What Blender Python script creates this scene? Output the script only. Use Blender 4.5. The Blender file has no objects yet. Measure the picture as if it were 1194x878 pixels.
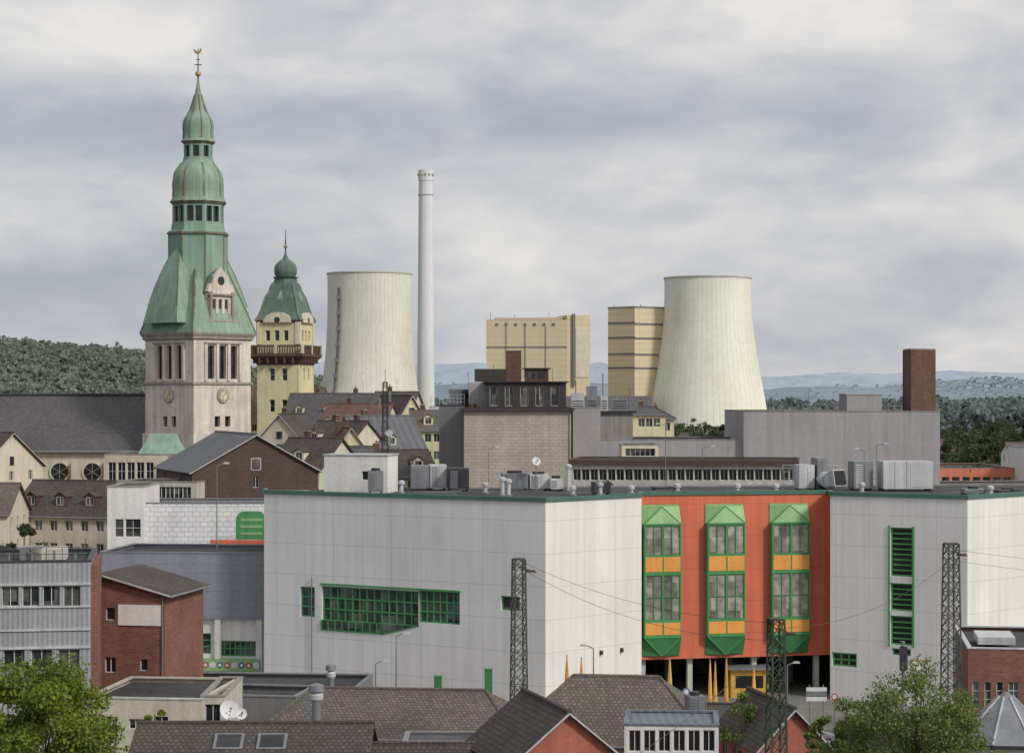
import bpy, math, random
import numpy as np
from mathutils import Vector, noise
random.seed(7); np.random.seed(7)
F=2400.; CX=597.; HY=460.; H=30.
def X(px,D): return (px-CX)*D/F
def Z(py,D): return H+(HY-py)*D/F
def pt(px,D): return (X(px,D),D)
def S(r,g,b,k=1.2,sat=.82):
    def l(c):
        c/=255.
        return c/12.92 if c<=.04045 else ((c+.055)/1.055)**2.4
    r,g,b=l(r),l(g),l(b); Lm=.3*r+.6*g+.1*b
    return tuple(min(.85,(c*sat+Lm*(1-sat))*k) for c in (r,g,b))
# ---------------------------------------------------------------- materials
MATS={}
def mk(name,col,rough=.85,var=.14,scale=.35,streak=.12,fine=.08,brick=None,corr=0,bump=.15,metal=0.,col2=None,c2amt=.5,spec=.3,coord='Object'):
    m=bpy.data.materials.new(name); m.use_nodes=True
    nt=m.node_tree; N=nt.nodes; Lk=nt.links; bs=N['Principled BSDF']
    tc=N.new('ShaderNodeTexCoord'); uv=tc.outputs['UV']; ob=tc.outputs[coord]
    def noi(sc,det=4,mp=None,src=ob):
        n=N.new('ShaderNodeTexNoise'); n.inputs['Scale'].default_value=sc; n.inputs['Detail'].default_value=det
        if mp:
            q=N.new('ShaderNodeMapping'); q.inputs['Scale'].default_value=mp; Lk.new(src,q.inputs['Vector']); Lk.new(q.outputs[0],n.inputs['Vector'])
        else: Lk.new(src,n.inputs['Vector'])
        return n.outputs['Fac']
    def mr(v,a,b,lo=.3,hi=.7):
        n=N.new('ShaderNodeMapRange'); n.inputs[1].default_value=lo; n.inputs[2].default_value=hi; n.inputs[3].default_value=a; n.inputs[4].default_value=b
        Lk.new(v,n.inputs[0]); return n.outputs[0]
    def mul(a,b):
        n=N.new('ShaderNodeMath'); n.operation='MULTIPLY'; Lk.new(a,n.inputs[0]); Lk.new(b,n.inputs[1]); return n.outputs[0]
    f=mul(mr(noi(scale),1-var,1+var),mr(noi(scale*14,3),1-fine,1+fine))
    if streak: f=mul(f,mr(noi(1.,4,(1.6,1.6,.07)),1-streak,1+streak*.4))
    h=noi(scale*14,3)
    rgb=N.new('ShaderNodeRGB'); rgb.outputs[0].default_value=(*col,1); base=rgb.outputs[0]
    if brick:
        bw,bh,mo,mc,off,cv=brick
        b=N.new('ShaderNodeTexBrick'); b.offset=off; b.inputs['Scale'].default_value=1; b.inputs['Brick Width'].default_value=bw; b.inputs['Row Height'].default_value=bh
        b.inputs['Mortar Size'].default_value=mo; b.inputs['Mortar Smooth'].default_value=.3
        b.inputs['Color1'].default_value=(*[c*(1+cv) for c in col],1); b.inputs['Color2'].default_value=(*[c*(1-cv) for c in col],1)
        b.inputs['Mortar'].default_value=(*[c*mc for c in col],1); Lk.new(uv,b.inputs['Vector']); base=b.outputs['Color']
        inv=N.new('ShaderNodeMath'); inv.operation='SUBTRACT'; inv.inputs[0].default_value=1; Lk.new(b.outputs['Fac'],inv.inputs[1]); h=inv.outputs[0]
    if col2:
        mx=N.new('ShaderNodeMix'); mx.data_type='RGBA'; Lk.new(mul(mr(noi(scale*2.2,6,(1,1,.35)),0,1,.42,.62),mr(noi(scale*9,5),.3,1)),mx.inputs[0])
        mm=N.new('ShaderNodeMath'); mm.operation='MULTIPLY'; mm.inputs[1].default_value=c2amt; Lk.new(mx.inputs[0].links[0].from_socket,mm.inputs[0]); Lk.new(mm.outputs[0],mx.inputs[0])
        Lk.new(base,mx.inputs[6]); mx.inputs[7].default_value=(*col2,1); base=mx.outputs[2]
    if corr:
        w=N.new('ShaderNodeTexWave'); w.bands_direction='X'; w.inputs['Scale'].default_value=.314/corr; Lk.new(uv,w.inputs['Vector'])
        h=w.outputs['Fac']; f=mul(f,mr(h,.8,1.05,0,1))  # groove shading painted into the colour, on top of the bump
    vs=N.new('ShaderNodeVectorMath'); vs.operation='SCALE'; Lk.new(base,vs.inputs[0]); Lk.new(f,vs.inputs['Scale']); Lk.new(vs.outputs[0],bs.inputs['Base Color'])
    if bump:
        bn=N.new('ShaderNodeBump'); bn.inputs['Strength'].default_value=bump; bn.inputs['Distance'].default_value=.05; Lk.new(h,bn.inputs['Height']); Lk.new(bn.outputs[0],bs.inputs['Normal'])
    bs.inputs['Roughness'].default_value=rough; bs.inputs['Metallic'].default_value=metal
    bs.inputs['Specular IOR Level'].default_value=spec
    MATS[name]=m; return m
def mkglass(name,c1,c2,cw=1.1,ch=1.2,bias=-.35):
    m=bpy.data.materials.new(name); m.use_nodes=True; nt=m.node_tree; N=nt.nodes; Lk=nt.links; bs=N['Principled BSDF']
    tc=N.new('ShaderNodeTexCoord'); b=N.new('ShaderNodeTexBrick'); b.offset=.37; b.inputs['Scale'].default_value=1; b.inputs['Brick Width'].default_value=cw; b.inputs['Row Height'].default_value=ch
    b.inputs['Mortar Size'].default_value=0; b.inputs['Bias'].default_value=bias; b.inputs['Color1'].default_value=(*c1,1); b.inputs['Color2'].default_value=(*c2,1)
    Lk.new(tc.outputs['UV'],b.inputs['Vector']); n=N.new('ShaderNodeTexNoise'); n.inputs['Scale'].default_value=1.3; Lk.new(tc.outputs['Object'],n.inputs['Vector'])
    a=N.new('ShaderNodeMapRange'); a.inputs[1].default_value=.3; a.inputs[2].default_value=.7; a.inputs[3].default_value=.6; a.inputs[4].default_value=1.3; Lk.new(n.outputs['Fac'],a.inputs[0])
    v=N.new('ShaderNodeVectorMath'); v.operation='SCALE'; Lk.new(b.outputs['Color'],v.inputs[0]); Lk.new(a.outputs[0],v.inputs['Scale']); Lk.new(v.outputs[0],bs.inputs['Base Color'])
    bs.inputs['Roughness'].default_value=.1; bs.inputs['Specular IOR Level'].default_value=.6; MATS[name]=m
def mkleaf(name,c1,c2,sc=.5):
    m=bpy.data.materials.new(name); m.use_nodes=True; nt=m.node_tree; N=nt.nodes; Lk=nt.links; bs=N['Principled BSDF']
    tc=N.new('ShaderNodeTexCoord'); n=N.new('ShaderNodeTexNoise'); n.inputs['Scale'].default_value=sc; n.inputs['Detail'].default_value=3
    Lk.new(tc.outputs['Object'],n.inputs['Vector']); g=N.new('ShaderNodeNewGeometry')
    a=N.new('ShaderNodeMath'); a.operation='MULTIPLY_ADD'; a.inputs[1].default_value=.45; Lk.new(g.outputs['Random Per Island'],a.inputs[0]); 
    b=N.new('ShaderNodeMath'); b.operation='MULTIPLY_ADD'; b.inputs[1].default_value=1.6; b.inputs[2].default_value=-.45; Lk.new(n.outputs['Fac'],b.inputs[0]); Lk.new(b.outputs[0],a.inputs[2]); a.use_clamp=True
    r=N.new('ShaderNodeMix'); r.data_type='RGBA'; r.inputs[6].default_value=(*c1,1); r.inputs[7].default_value=(*c2,1); Lk.new(a.outputs[0],r.inputs[0]); Lk.new(r.outputs[2],bs.inputs['Base Color'])
    bs.inputs['Roughness'].default_value=.6; bs.inputs['Specular IOR Level'].default_value=.2
    tr=N.new('ShaderNodeBsdfTranslucent'); Lk.new(r.outputs[2],tr.inputs[0]); ms=N.new('ShaderNodeMixShader'); ms.inputs[0].default_value=.35
    Lk.new(bs.outputs[0],ms.inputs[1]); Lk.new(tr.outputs[0],ms.inputs[2]); Lk.new(ms.outputs[0],N['Material Output'].inputs[0]); MATS[name]=m

mk('white_panel',S(207,206,205,1.2),.6,.06,.12,.09,.02,brick=(3.4,3.05,.035,.78,0,.015),bump=.1)
mk('white_panel_sunlit',S(215,212,206,1.2),.6,.06,.12,.10,.02,brick=(4.2,3.05,.035,.78,0,.015),bump=.1)  # sunlit copy of the white panel: sun's brightness and warmth put into the colour
mk('white_plaster',S(206,204,200),.8,.07,.3,.12)
mk('white_tile',S(212,212,214),.6,.03,.3,.05,brick=(.85,.55,.07,.80,.5,.03),bump=.5)
mk('white_paint',(.70,.70,.69),.5,.05)
mk('green_trim',S(62,108,94),.5,.1,.3,.1)
mk('green_frame',S(58,140,76),.45,.1)
mk('green_light',S(125,170,106),.5,.1,.4,.12)
mk('green_dark',S(46,118,62),.5,.1,.4,.12)
mk('orange_panel',S(206,102,68,1.15,.88),.6,.07,.3,.16,.03,brick=(2.6,3.2,.03,.72,0,.03),bump=.1)
mk('yellow_panel',S(222,152,58,1.1,.9),.5,.08)
mk('yellow_ad',S(215,165,50,1.1,.9),.5,.25,.8)
mk('gravel_roof',(.06,.06,.063),.95,.3,.15,0,.25,bump=.3)
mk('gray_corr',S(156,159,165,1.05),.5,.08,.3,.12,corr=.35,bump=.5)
mk('gray_corr_blue',S(134,137,150,1.1),.5,.07,.3,.1,brick=(50,.9,.03,.8,0,.02),bump=.2)
mk('gray_render',S(152,149,152,1.15),.9,.09,.12,.14,.05)
mk('gray_render_dark',S(118,118,120,1.1),.9,.1,.2,.12)
mk('concrete',S(145,141,134,1.1),.9,.15,.4,.2)
mk('concrete_light',S(180,175,165),.9,.1,.4,.2)
mk('metal_light',S(184,186,188),.4,.1,.5,.2,metal=.2)
mk('metal_gray',S(126,129,134),.4,.1,.5,.15,metal=.3)
mk('metal_dark',S(58,60,64),.5,.15,.5,.1,metal=.3)
mk('mast_steel',(.085,.085,.075),.7,.3,1.,.1)
mk('mast_green',(.05,.07,.048),.7,.3,1.,.1)
mk('wire',(.08,.08,.08),.6,.05)
mk('tan_brick',S(172,160,148,1.15),.9,.08,.2,.12,.06,brick=(.9,.42,.045,.78,.5,.07),bump=.2)
mk('red_brick',S(132,84,70,1.,.78),.9,.14,.3,.1,.08,brick=(.5,.19,.03,1.25,.5,.18),bump=.2)
mk('red_brick_dark',S(108,74,60,.95,.78),.9,.14,.3,.1,.08,brick=(.5,.19,.03,1.2,.5,.2),bump=.2)
mk('red_render',S(176,98,78,1.05),.9,.1,.4,.2)
mk('brown_clad',S(84,64,58),.8,.1,.3,.1,brick=(.7,.45,.03,.75,.5,.08),bump=.2)
mk('dark_clad',S(66,60,58),.8,.12,.3,.1,brick=(.6,.3,.02,.75,.5,.1))
mk('stone',S(202,190,178,1.25),.9,.1,.25,.24,.06,brick=(1.1,.5,.02,.88,.5,.04),bump=.2,col2=S(140,130,122),c2amt=.4)
mk('stone_dark',S(148,138,128),.9,.15,.4,.2)
mk('copper',S(128,160,140,1.15,.78),.75,.1,.25,.2,.05,brick=(.62,40,.05,.76,0,.05),bump=.4,col2=S(128,122,92),c2amt=.6)
mk('copper_dark',S(92,120,108,1.1,.72),.75,.12,.5,.2,.06,brick=(.5,40,.05,.70,0,.08),bump=.4,col2=S(94,98,78),c2amt=.5)
mk('copper_edge',S(116,108,82),.75,.25,.8,.2,col2=S(110,145,126),c2amt=.6)
mk('copper_smooth',S(124,160,142,1.15,.78),.75,.08,.3,.2,.05,col2=S(124,122,94),c2amt=.4)
mk('slate_roof',S(84,82,84),.7,.12,.12,.0,.12,brick=(.45,.4,.03,.7,.5,.14),bump=.3)
mk('brown_tile',S(108,96,91,1.1),.85,.2,.2,.0,.16,brick=(.34,.36,.05,.55,.5,.22),bump=.5,col2=S(84,88,70),c2amt=.45)
mk('brown_tile2',S(86,76,73,1.1),.85,.18,.2,.0,.16,brick=(.34,.36,.05,.55,.5,.22),bump=.5,col2=S(70,72,60),c2amt=.4)
mk('red_tile',S(118,86,78,1.1),.85,.18,.3,.0,.14,brick=(.34,.36,.05,.6,.5,.2),bump=.5)
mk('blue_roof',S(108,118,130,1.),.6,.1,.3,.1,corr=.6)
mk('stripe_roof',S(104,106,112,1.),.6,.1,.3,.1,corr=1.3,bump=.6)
mk('cream',S(204,193,170,1.15),.85,.08,.3,.15)
mk('yellow_render',S(205,193,150,1.15),.85,.08,.3,.15)
mk('yellow_stone',S(210,198,144,1.15,.78),.85,.08,.3,.18,brick=(1.,.5,.02,.88,.5,.04))
mk('brown_trim',S(92,68,58),.8,.15)
mk('beige',S(186,176,158),.85,.1,.3,.15)
mk('tower_concrete',S(226,222,206,1.2,1.),.85,.05,.02,.07,.03,brick=(1.,7.5,.05,.78,0,.01),bump=.0,col2=S(196,186,158,1.15,1),c2amt=.4)
mk('tower_concrete2',S(214,211,200,1.15,1.),.85,.07,.02,.12,.03,brick=(1.,7.5,.05,.82,0,.015),bump=.0,col2=S(176,170,154,1.15,1),c2amt=.45)
mk('chimney_concrete',S(204,206,202,1.2),.85,.03,.03,.08,.02,brick=(40,9,.1,.94,0,.01))
mk('tan_plant',S(208,191,154,1.12,.85),.7,.04,.02,.05,.02,brick=(14,4.2,.25,.88,0,.02),bump=0)
mk('tan_plant_dark',S(112,108,112),.7,.05,.05)
mk('asphalt',(.05,.05,.052),.95,.2,.2,0,.15)
mk('pavement',(.22,.21,.2),.9,.12,.3,0,.1,brick=(.6,.4,.02,.7,.5,.06))
mk('ballast',(.12,.105,.09),.95,.2,.5,0,.3)
mk('rail',(.16,.1,.07),.4,.1,metal=.6)
mk('ground',(.075,.085,.05),.95,.3,.01,0,.2,col2=(.11,.105,.095),c2amt=.8)
mk('hill_forest',S(106,118,110,1.),.95,.2,.015,0,.3,bump=0,col2=S(86,100,94,1.),c2amt=.7)  # haze paleness and mottled canopy shade painted into the colour
mk('hill_haze_blue',S(162,176,192,1.02),1,.04,.0012,0,.03,bump=0,col2=S(152,168,184,1.02),c2amt=.6,spec=0)  # aerial haze painted as pale blue, no volume in the scene
mk('hill_mid',S(138,152,164,.98),1,.07,.003,0,.08,bump=0,col2=S(118,134,144,.98),c2amt=.8,spec=0)  # bluish tint stands in for haze over the nearer ridge
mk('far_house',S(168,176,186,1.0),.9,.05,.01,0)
mk('bark',(.08,.06,.045),.95,.2,1.5)
mk('black',(.02,.02,.02),.7,.1)
mk('rubber',(.02,.02,.02),.9,.1)
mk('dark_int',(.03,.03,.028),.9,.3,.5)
mk('red_sign',S(180,45,48),.5,.05)
mk('blue_sign',S(60,90,150),.5,.05)
mk('car_silver',S(160,164,168),.3,.02,metal=.5,streak=0)
mk('car_white',(.7,.7,.7),.3,.02,streak=0)
mk('car_red',(.3,.03,.03),.3,.02,streak=0)
mk('car_dark',(.03,.04,.06),.3,.02,streak=0)
mk('orange_far',S(208,112,80),.7,.1)
mk('gold',(.5,.38,.14),.4,.1,metal=.6)
mkglass('glass',(.015,.02,.026),(.22,.22,.21),.9,1.5,-.3)
mkglass('glass_dark',(.012,.014,.016),(.035,.035,.035))
mkglass('glass_green',(.03,.045,.038),(.17,.20,.17),.95,1.45,-.25)
mkglass('glass_blind',(.12,.125,.11),(.36,.36,.31),1.3,1.45,.1)
mkleaf('leaf_yellow',(.045,.08,.014),(.27,.34,.055),.5)
mkleaf('leaf_light',(.055,.09,.025),(.25,.32,.10),.8)
mkleaf('leaf_dark',(.03,.046,.022),(.105,.135,.065),.12)
mkleaf('leaf_hill',(.15,.185,.155),(.27,.31,.245),.012)  # foliage paled in colour to imitate haze on the hill
mkleaf('leaf_far',(.15,.19,.19),(.235,.275,.265),.006)  # distance haze mixed into the leaf colours of the far woods
# ---------------------------------------------------------------- geometry
class Fr:
    def __init__(s,p0,p1):
        s.o=p0; dx=p1[0]-p0[0]; dy=p1[1]-p0[1]; s.L=math.hypot(dx,dy); s.ux=dx/s.L; s.uy=dy/s.L; s.wx=s.uy; s.wy=-s.ux
    def P(s,u,w,z): return (s.o[0]+u*s.ux+w*s.wx, s.o[1]+u*s.uy+w*s.wy, z)
    def uD(s,px):
        k=(px-CX)/F; u=(k*s.o[1]-s.o[0])/(s.ux-k*s.uy); return u,s.o[1]+u*s.uy
    def rect(s,x0,x1,y0,y1):
        u0,D0=s.uD(x0); u1,D1=s.uD(x1); D=(D0+D1)/2; return [u0,u1,Z(y1,D),Z(y0,D)]
    def off(s,u,w):
        a=s.P(u,w,0); b=s.P(u+1,w,0); f=Fr(a[:2],b[:2]); f.L=s.L; return f
class Obj:
    def __init__(s,name): s.n=name; s.p={}
    def part(s,part,mat):
        k=(part,mat)
        if k not in s.p: s.p[k]=([],[],[],[False])
        return s.p[k]
    def face(s,part,mat,pts,uv=None):
        V,Fc,UV,_=s.part(part,mat); i=len(V); V.extend(pts); Fc.append(list(range(i,i+len(pts))))
        if uv is None:
            a=Vector(pts[0]); n=Vector((0,0,0))
            for j in range(1,len(pts)-1): n+=(Vector(pts[j])-a).cross(Vector(pts[j+1])-a)
            if n.length<1e-9: n=Vector((0,0,1))
            n.normalize()
            if abs(n.z)>.985: uv=[(q[0],q[1]) for q in pts]
            else:
                t=Vector((-n.y,n.x,0)).normalized(); 
                if t.x<0: t=-t
                b=n.cross(t); 
                if b.z<0: b=-b
                uv=[(t.dot(Vector(q)),b.dot(Vector(q))) for q in pts]
        UV.extend(uv)
    def hexa(s,part,mat,a,b):
        s.face(part,mat,a[::-1]); s.face(part,mat,b); n=len(a)
        for i in range(n): j=(i+1)%n; s.face(part,mat,[a[i],a[j],b[j],b[i]])
    def box(s,part,mat,fr,u0,u1,w0,w1,z0,z1):
        a=[fr.P(u0,w0,z0),fr.P(u1,w0,z0),fr.P(u1,w1,z0),fr.P(u0,w1,z0)]
        s.hexa(part,mat,a,[(x,y,z1) for x,y,_ in a])
    def prism(s,part,mat,fr,pts,w0,w1):
        s.hexa(part,mat,[fr.P(u,w0,z) for u,z in pts],[fr.P(u,w1,z) for u,z in pts])
    def slab(s,part,mat,pts,t):
        a=Vector(pts[0]); n=(Vector(pts[1])-a).cross(Vector(pts[2])-a).normalized()
        if n.z<0:n=-n
        s.hexa(part,mat,[tuple(Vector(p)-n*t) for p in pts],list(pts))
    def beam(s,part,mat,p,q,r,n=4,r2=None,cap=True):
        p=Vector(p);q=Vector(q); d=(q-p).normalized(); up=Vector((0,0,1)) if abs(d.z)<.95 else Vector((1,0,0))
        a=d.cross(up).normalized(); b=d.cross(a); r2=r if r2 is None else r2
        A=[];B=[]
        for i in range(n):
            t=2*math.pi*(i+.5)/n; v=a*math.cos(t)+b*math.sin(t); A.append(tuple(p+v*r)); B.append(tuple(q+v*r2))
        for i in range(n): j=(i+1)%n; s.face(part,mat,[A[i],A[j],B[j],B[i]])
        if cap: s.face(part,mat,A[::-1]); s.face(part,mat,B)
    def lathe(s,part,mat,c,prof,n=24,rot=0,smooth=False,uvs=None,cap=True):
        R=[[(c[0]+r*math.cos(rot+2*math.pi*i/n),c[1]+r*math.sin(rot+2*math.pi*i/n),z) for i in range(n)] for r,z in prof]
        s.part(part,mat)[3][0]=smooth
        rm=max(p[0] for p in prof)
        k=uvs if uvs else 2*math.pi*rm
        for j in range(len(prof)-1):
            for i in range(n):
                i2=(i+1)%n
                s.face(part,mat,[R[j][i],R[j][i2],R[j+1][i2],R[j+1][i]],[(k*i/n,prof[j][1]),(k*(i+1)/n,prof[j][1]),(k*(i+1)/n,prof[j+1][1]),(k*i/n,prof[j+1][1])])
        if cap:
            s.face(part,mat,R[0][::-1]); s.face(part,mat,R[-1])
    def wall(s,fr,u0,u1,z0,z1,mat,ops=(),w=0,depth=.22,fm='white_paint',gm='glass',bar=.05,part='walls'):
        us=sorted(set([u0,u1]+[v for o in ops for v in o[:2] if u0<v<u1])); zs=sorted(set([z0,z1]+[v for o in ops for v in o[2:4] if z0<v<z1]))
        for i in range(len(us)-1):
            for j in range(len(zs)-1):
                cu=(us[i]+us[i+1])/2; cz=(zs[j]+zs[j+1])/2
                if any(o[0]<cu<o[1] and o[2]<cz<o[3] for o in ops): continue
                s.face(part,mat,[fr.P(us[i],w,zs[j]),fr.P(us[i+1],w,zs[j]),fr.P(us[i+1],w,zs[j+1]),fr.P(us[i],w,zs[j+1])])
        for o in ops:
            a,b,c,d=o[:4]; nx=o[4] if len(o)>4 else 2; nz=o[5] if len(o)>5 else 1
            q=w-depth
            for e in ([(a,c),(a,d)],[(b,c),(b,d)],[(a,c),(b,c)],[(a,d),(b,d)]):
                s.face(part,mat,[fr.P(e[0][0],w,e[0][1]),fr.P(e[1][0],w,e[1][1]),fr.P(e[1][0],q,e[1][1]),fr.P(e[0][0],q,e[0][1])])
            s.face('window_glass',gm,[fr.P(a,q,c),fr.P(b,q,c),fr.P(b,q,d),fr.P(a,q,d)])
            f=bar
            if fm:
                for k in range(nx+1):
                    x=a+f/2+(b-a-f)*k/nx; s.box('window_frames',fm,fr,x-f/2,x+f/2,q+.004,q+.07,c,d)
                for k in range(nz+1):
                    x=c+f/2+(d-c-f)*k/nz; s.box('window_frames',fm,fr,a,b,q+.006,q+.075,x-f/2,x+f/2)
    def done(s):
        if not s.p: return
        allv=np.array([v for k in s.p.values() for v in k[0]]); cx,cy=(allv.min(0)+allv.max(0))[:2]/2; cz=allv[:,2].min()
        col=bpy.context.scene.collection; single=len(s.p)==1; par=None
        if not single:
            par=bpy.data.objects.new(s.n,None); par.location=(cx,cy,cz); par.empty_display_size=1; col.objects.link(par)
        for (pn,mn),(V,Fc,UV,sm) in s.p.items():
            me=bpy.data.meshes.new(s.n if single else pn); me.from_pydata(V,[],Fc)
            ul=me.uv_layers.new(name='UVMap'); ul.data.foreach_set('uv',np.array(UV,dtype=np.float32).ravel())
            me.materials.append(MATS[mn])
            if sm[0]:
                import bmesh
                bm=bmesh.new(); bm.from_mesh(me); bmesh.ops.remove_doubles(bm,verts=bm.verts,dist=.001); bm.to_mesh(me); bm.free()
                me.polygons.foreach_set('use_smooth',[True]*len(me.polygons))
                try: me.set_sharp_from_angle(angle=math.radians(35))
                except Exception: pass
            ob=bpy.data.objects.new(s.n if single else pn,me); col.objects.link(ob)
            if par: ob.parent=par; ob.location=(-cx,-cy,-cz)
        s.p={}
def rawmesh(name,V,Fc,mat,smooth=False,parent=None):
    me=bpy.data.meshes.new(name); me.from_pydata(V,[],Fc); me.materials.append(MATS[mat])
    if smooth: me.polygons.foreach_set('use_smooth',[True]*len(me.polygons))
    ob=bpy.data.objects.new(name,me); bpy.context.scene.collection.objects.link(ob)
    if parent: ob.parent=parent
    return ob
def polywalls(o,c,r,n,rot,z0,z1,mat,opf=None,**k):
    for i in range(n):
        a=rot+2*math.pi*i/n; b=rot+2*math.pi*(i+1)/n
        fr=Fr((c[0]+r*math.cos(a),c[1]+r*math.sin(a)),(c[0]+r*math.cos(b),c[1]+r*math.sin(b)))
        o.wall(fr,0,fr.L,z0,z1,mat,opf(i,fr.L) if opf else (),**k)
# ---------------------------------------------------------------- houses
def grid_ops(L,z0,z1,cols,sh=3.0,ww=1.1,wh=1.4,m=.8,nx=2,skip=0.):
    ops=[]; n=max(1,int((z1-z0-.3)/sh))
    for r in range(min(n,5)):
        zt=z1-.55-r*sh
        for c in range(cols):
            if random.random()<skip: continue
            u=m+(L-2*m)*(c+.5)/cols
            if zt-wh>z0+.3: ops.append((u-ww/2,u+ww/2,zt-wh,zt,nx,1))
    return ops
def house(name,x0,x1,D0,D1,depth,ye,yr,ridge='u',wall='cream',roof='brown_tile',cols=4,scols=2,chim=1,dorm=0,fm='white_paint',hip=0,ww=1.1,over=.4,dormwall=None,skyl=0):
    o=Obj(name); fr=Fr(pt(x0,D0),pt(x1,D1)); L=fr.L; Dm=(D0+D1)/2; ze=Z(ye,Dm)
    zr=Z(yr,Dm+(depth/2 if ridge=='u' else 0)); zr=max(zr,ze+1.2)
    b1=Fr(fr.P(0,-depth,0)[:2],fr.P(0,0,0)[:2]); b2=Fr(fr.P(L,0,0)[:2],fr.P(L,-depth,0)[:2]); b3=Fr(fr.P(L,-depth,0)[:2],fr.P(0,-depth,0)[:2])
    o.wall(fr,0,L,0,ze,wall,grid_ops(L,0,ze,cols,ww=ww),fm=fm)
    o.wall(b1,0,depth,0,ze,wall,grid_ops(depth,0,ze,scols,ww=ww),fm=fm); o.wall(b2,0,depth,0,ze,wall,grid_ops(depth,0,ze,scols,ww=ww),fm=fm)
    o.wall(b3,0,L,0,ze,wall,grid_ops(L,0,ze,cols,ww=ww),fm=fm)
    e=over; t=.18; s=(zr-ze)/(depth/2 if ridge=='u' else L/2); zo=ze-s*e+t
    if ridge=='u':
        h=hip
        A=fr.P(-e,e,zo);B=fr.P(L+e,e,zo);C=fr.P(L+e-h*(1 if h else 0),-depth/2,zr+t);Dd=fr.P(-e+h,-depth/2,zr+t)
        E=fr.P(-e,-depth-e,zo);G=fr.P(L+e,-depth-e,zo)
        o.slab('roof',roof,[A,B,C,Dd],t); o.slab('roof',roof,[G,E,Dd,C],t)
        if h: o.slab('roof',roof,[E,A,Dd],t); o.slab('roof',roof,[B,G,C],t)
        else:
            o.face('walls',wall,[fr.P(0,0,ze),fr.P(0,-depth/2,zr),fr.P(0,-depth,ze)]); o.face('walls',wall,[fr.P(L,0,ze),fr.P(L,-depth/2,zr),fr.P(L,-depth,ze)])
        o.beam('ridge_tiles',roof,C,Dd,.16,6)
        if h:
            for q in ((A,Dd),(B,C)): o.beam('ridge_tiles',roof,*q,.13,6)
        o.beam('gutter','metal_gray',fr.P(-e,e+.06,zo-.05),fr.P(L+e,e+.06,zo-.05),.09,6)
        for k in range(dorm):
            u=L*(k+.5)/dorm; f2=.25; w0=-depth/2*f2; zb=ze+s*(depth/2*f2)+.02; dw=.8
            zt=zb+1.5; o.wall(fr.off(0,w0),u-dw,u+dw,zb,zt,dormwall or wall,[(u-dw+.25,u+dw-.25,zb+.3,zt-.1,2,1)],fm=fm,depth=.08,part='dormers')
            wb=-(zt-ze)/s if s>0 else -3; wb=max(wb,-depth/2); 
            for uu in (u-dw,u+dw): o.face('dormers',dormwall or wall,[fr.P(uu,w0,zb),fr.P(uu,w0,zt),fr.P(uu,wb,zt)])
            zz=zt+.6; wr=max(-(zz-ze)/s,-depth/2)
            o.slab('dormer_roofs',roof,[fr.P(u-dw-.15,w0+.2,zt-.05),fr.P(u,w0+.2,zz),fr.P(u,wr,zz),fr.P(u-dw-.15,wb,zt-.05)],.08)
            o.slab('dormer_roofs',roof,[fr.P(u+dw+.15,w0+.2,zt-.05),fr.P(u,w0+.2,zz),fr.P(u,wr,zz),fr.P(u+dw+.15,wb,zt-.05)],.08)
            o.face('dormers',dormwall or wall,[fr.P(u-dw,w0,zt),fr.P(u+dw,w0,zt),fr.P(u,w0,zz-.1)])
        for k in range(skyl):
            u=L*(.40+.19*k); a0=depth/2*.45
            q=[fr.P(u-.9,-a0,ze+s*a0+t+.1),fr.P(u+.9,-a0,ze+s*a0+t+.1),fr.P(u+.9,-a0-1.3,ze+s*(a0+1.3)+t+.25),fr.P(u-.9,-a0-1.3,ze+s*(a0+1.3)+t+.25)]
            o.slab('skylight_frames','metal_gray',q,.12)
            c=Vector((0,0,0))
            for v in q: c+=Vector(v)/4
            o.slab('skylight_glass','glass_dark',[tuple(c+(Vector(v)-c)*.8+Vector((0,0,.02))) for v in q],.02)
    else:
        for sg in (0,1):
            ue=-e if sg==0 else L+e
            o.slab('roof',roof,[fr.P(ue,e,zo),fr.P(L/2,e,zr+t),fr.P(L/2,-depth-e,zr+t),fr.P(ue,-depth-e,zo)],t)
        gw=[(L/2-.55,L/2+.55,ze+.3,ze+1.6,2,1)] if zr-ze>3 else []
        for w in (0,-depth): o.face('walls',wall,[fr.P(0,w,ze),fr.P(L,w,ze),fr.P(L/2,w,zr)])
        if gw:
            g=gw[0]; o.box('window_frames',fm,fr,g[0]-.08,g[1]+.08,0,.05,g[2]-.08,g[3]+.08); o.box('window_glass','glass',fr,g[0],g[1],.05,.07,g[2],g[3])
        o.beam('ridge_tiles',roof,fr.P(L/2,e,zr+t),fr.P(L/2,-depth-e,zr+t),.16,6)
        for ue in (-e,L+e): o.beam('verge_boards','metal_light',fr.P(ue,e+.03,zo-.1),fr.P(L/2,e+.03,zr+t-.1),.07,4)
    for k in range(chim):
        u=L*(.3+.45*k) if ridge=='u' else L*.3; w=-depth*.55; 
        o.box('chimney','red_brick_dark',fr,u-.4,u+.4,w-.35,w+.35,ze,zr+1.1); o.box('chimney_cap','concrete',fr,u-.48,u+.48,w-.43,w+.43,zr+1.1,zr+1.22)
        o.beam('chimney_pot','red_tile',fr.P(u,w,zr+1.2),fr.P(u,w,zr+1.6),.14,8)
        am=fr.P(u+1.5,w,zr+2.6); o.beam('tv_antenna','metal_gray',(am[0],am[1],zr-1),am,.03)
        for q in (0,.35,.7): o.beam('tv_antenna','metal_gray',(am[0]-.5+q*.3,am[1],am[2]-q),(am[0]+.5-q*.3,am[1],am[2]-q),.02)
    o.done(); return fr,ze,zr
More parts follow.
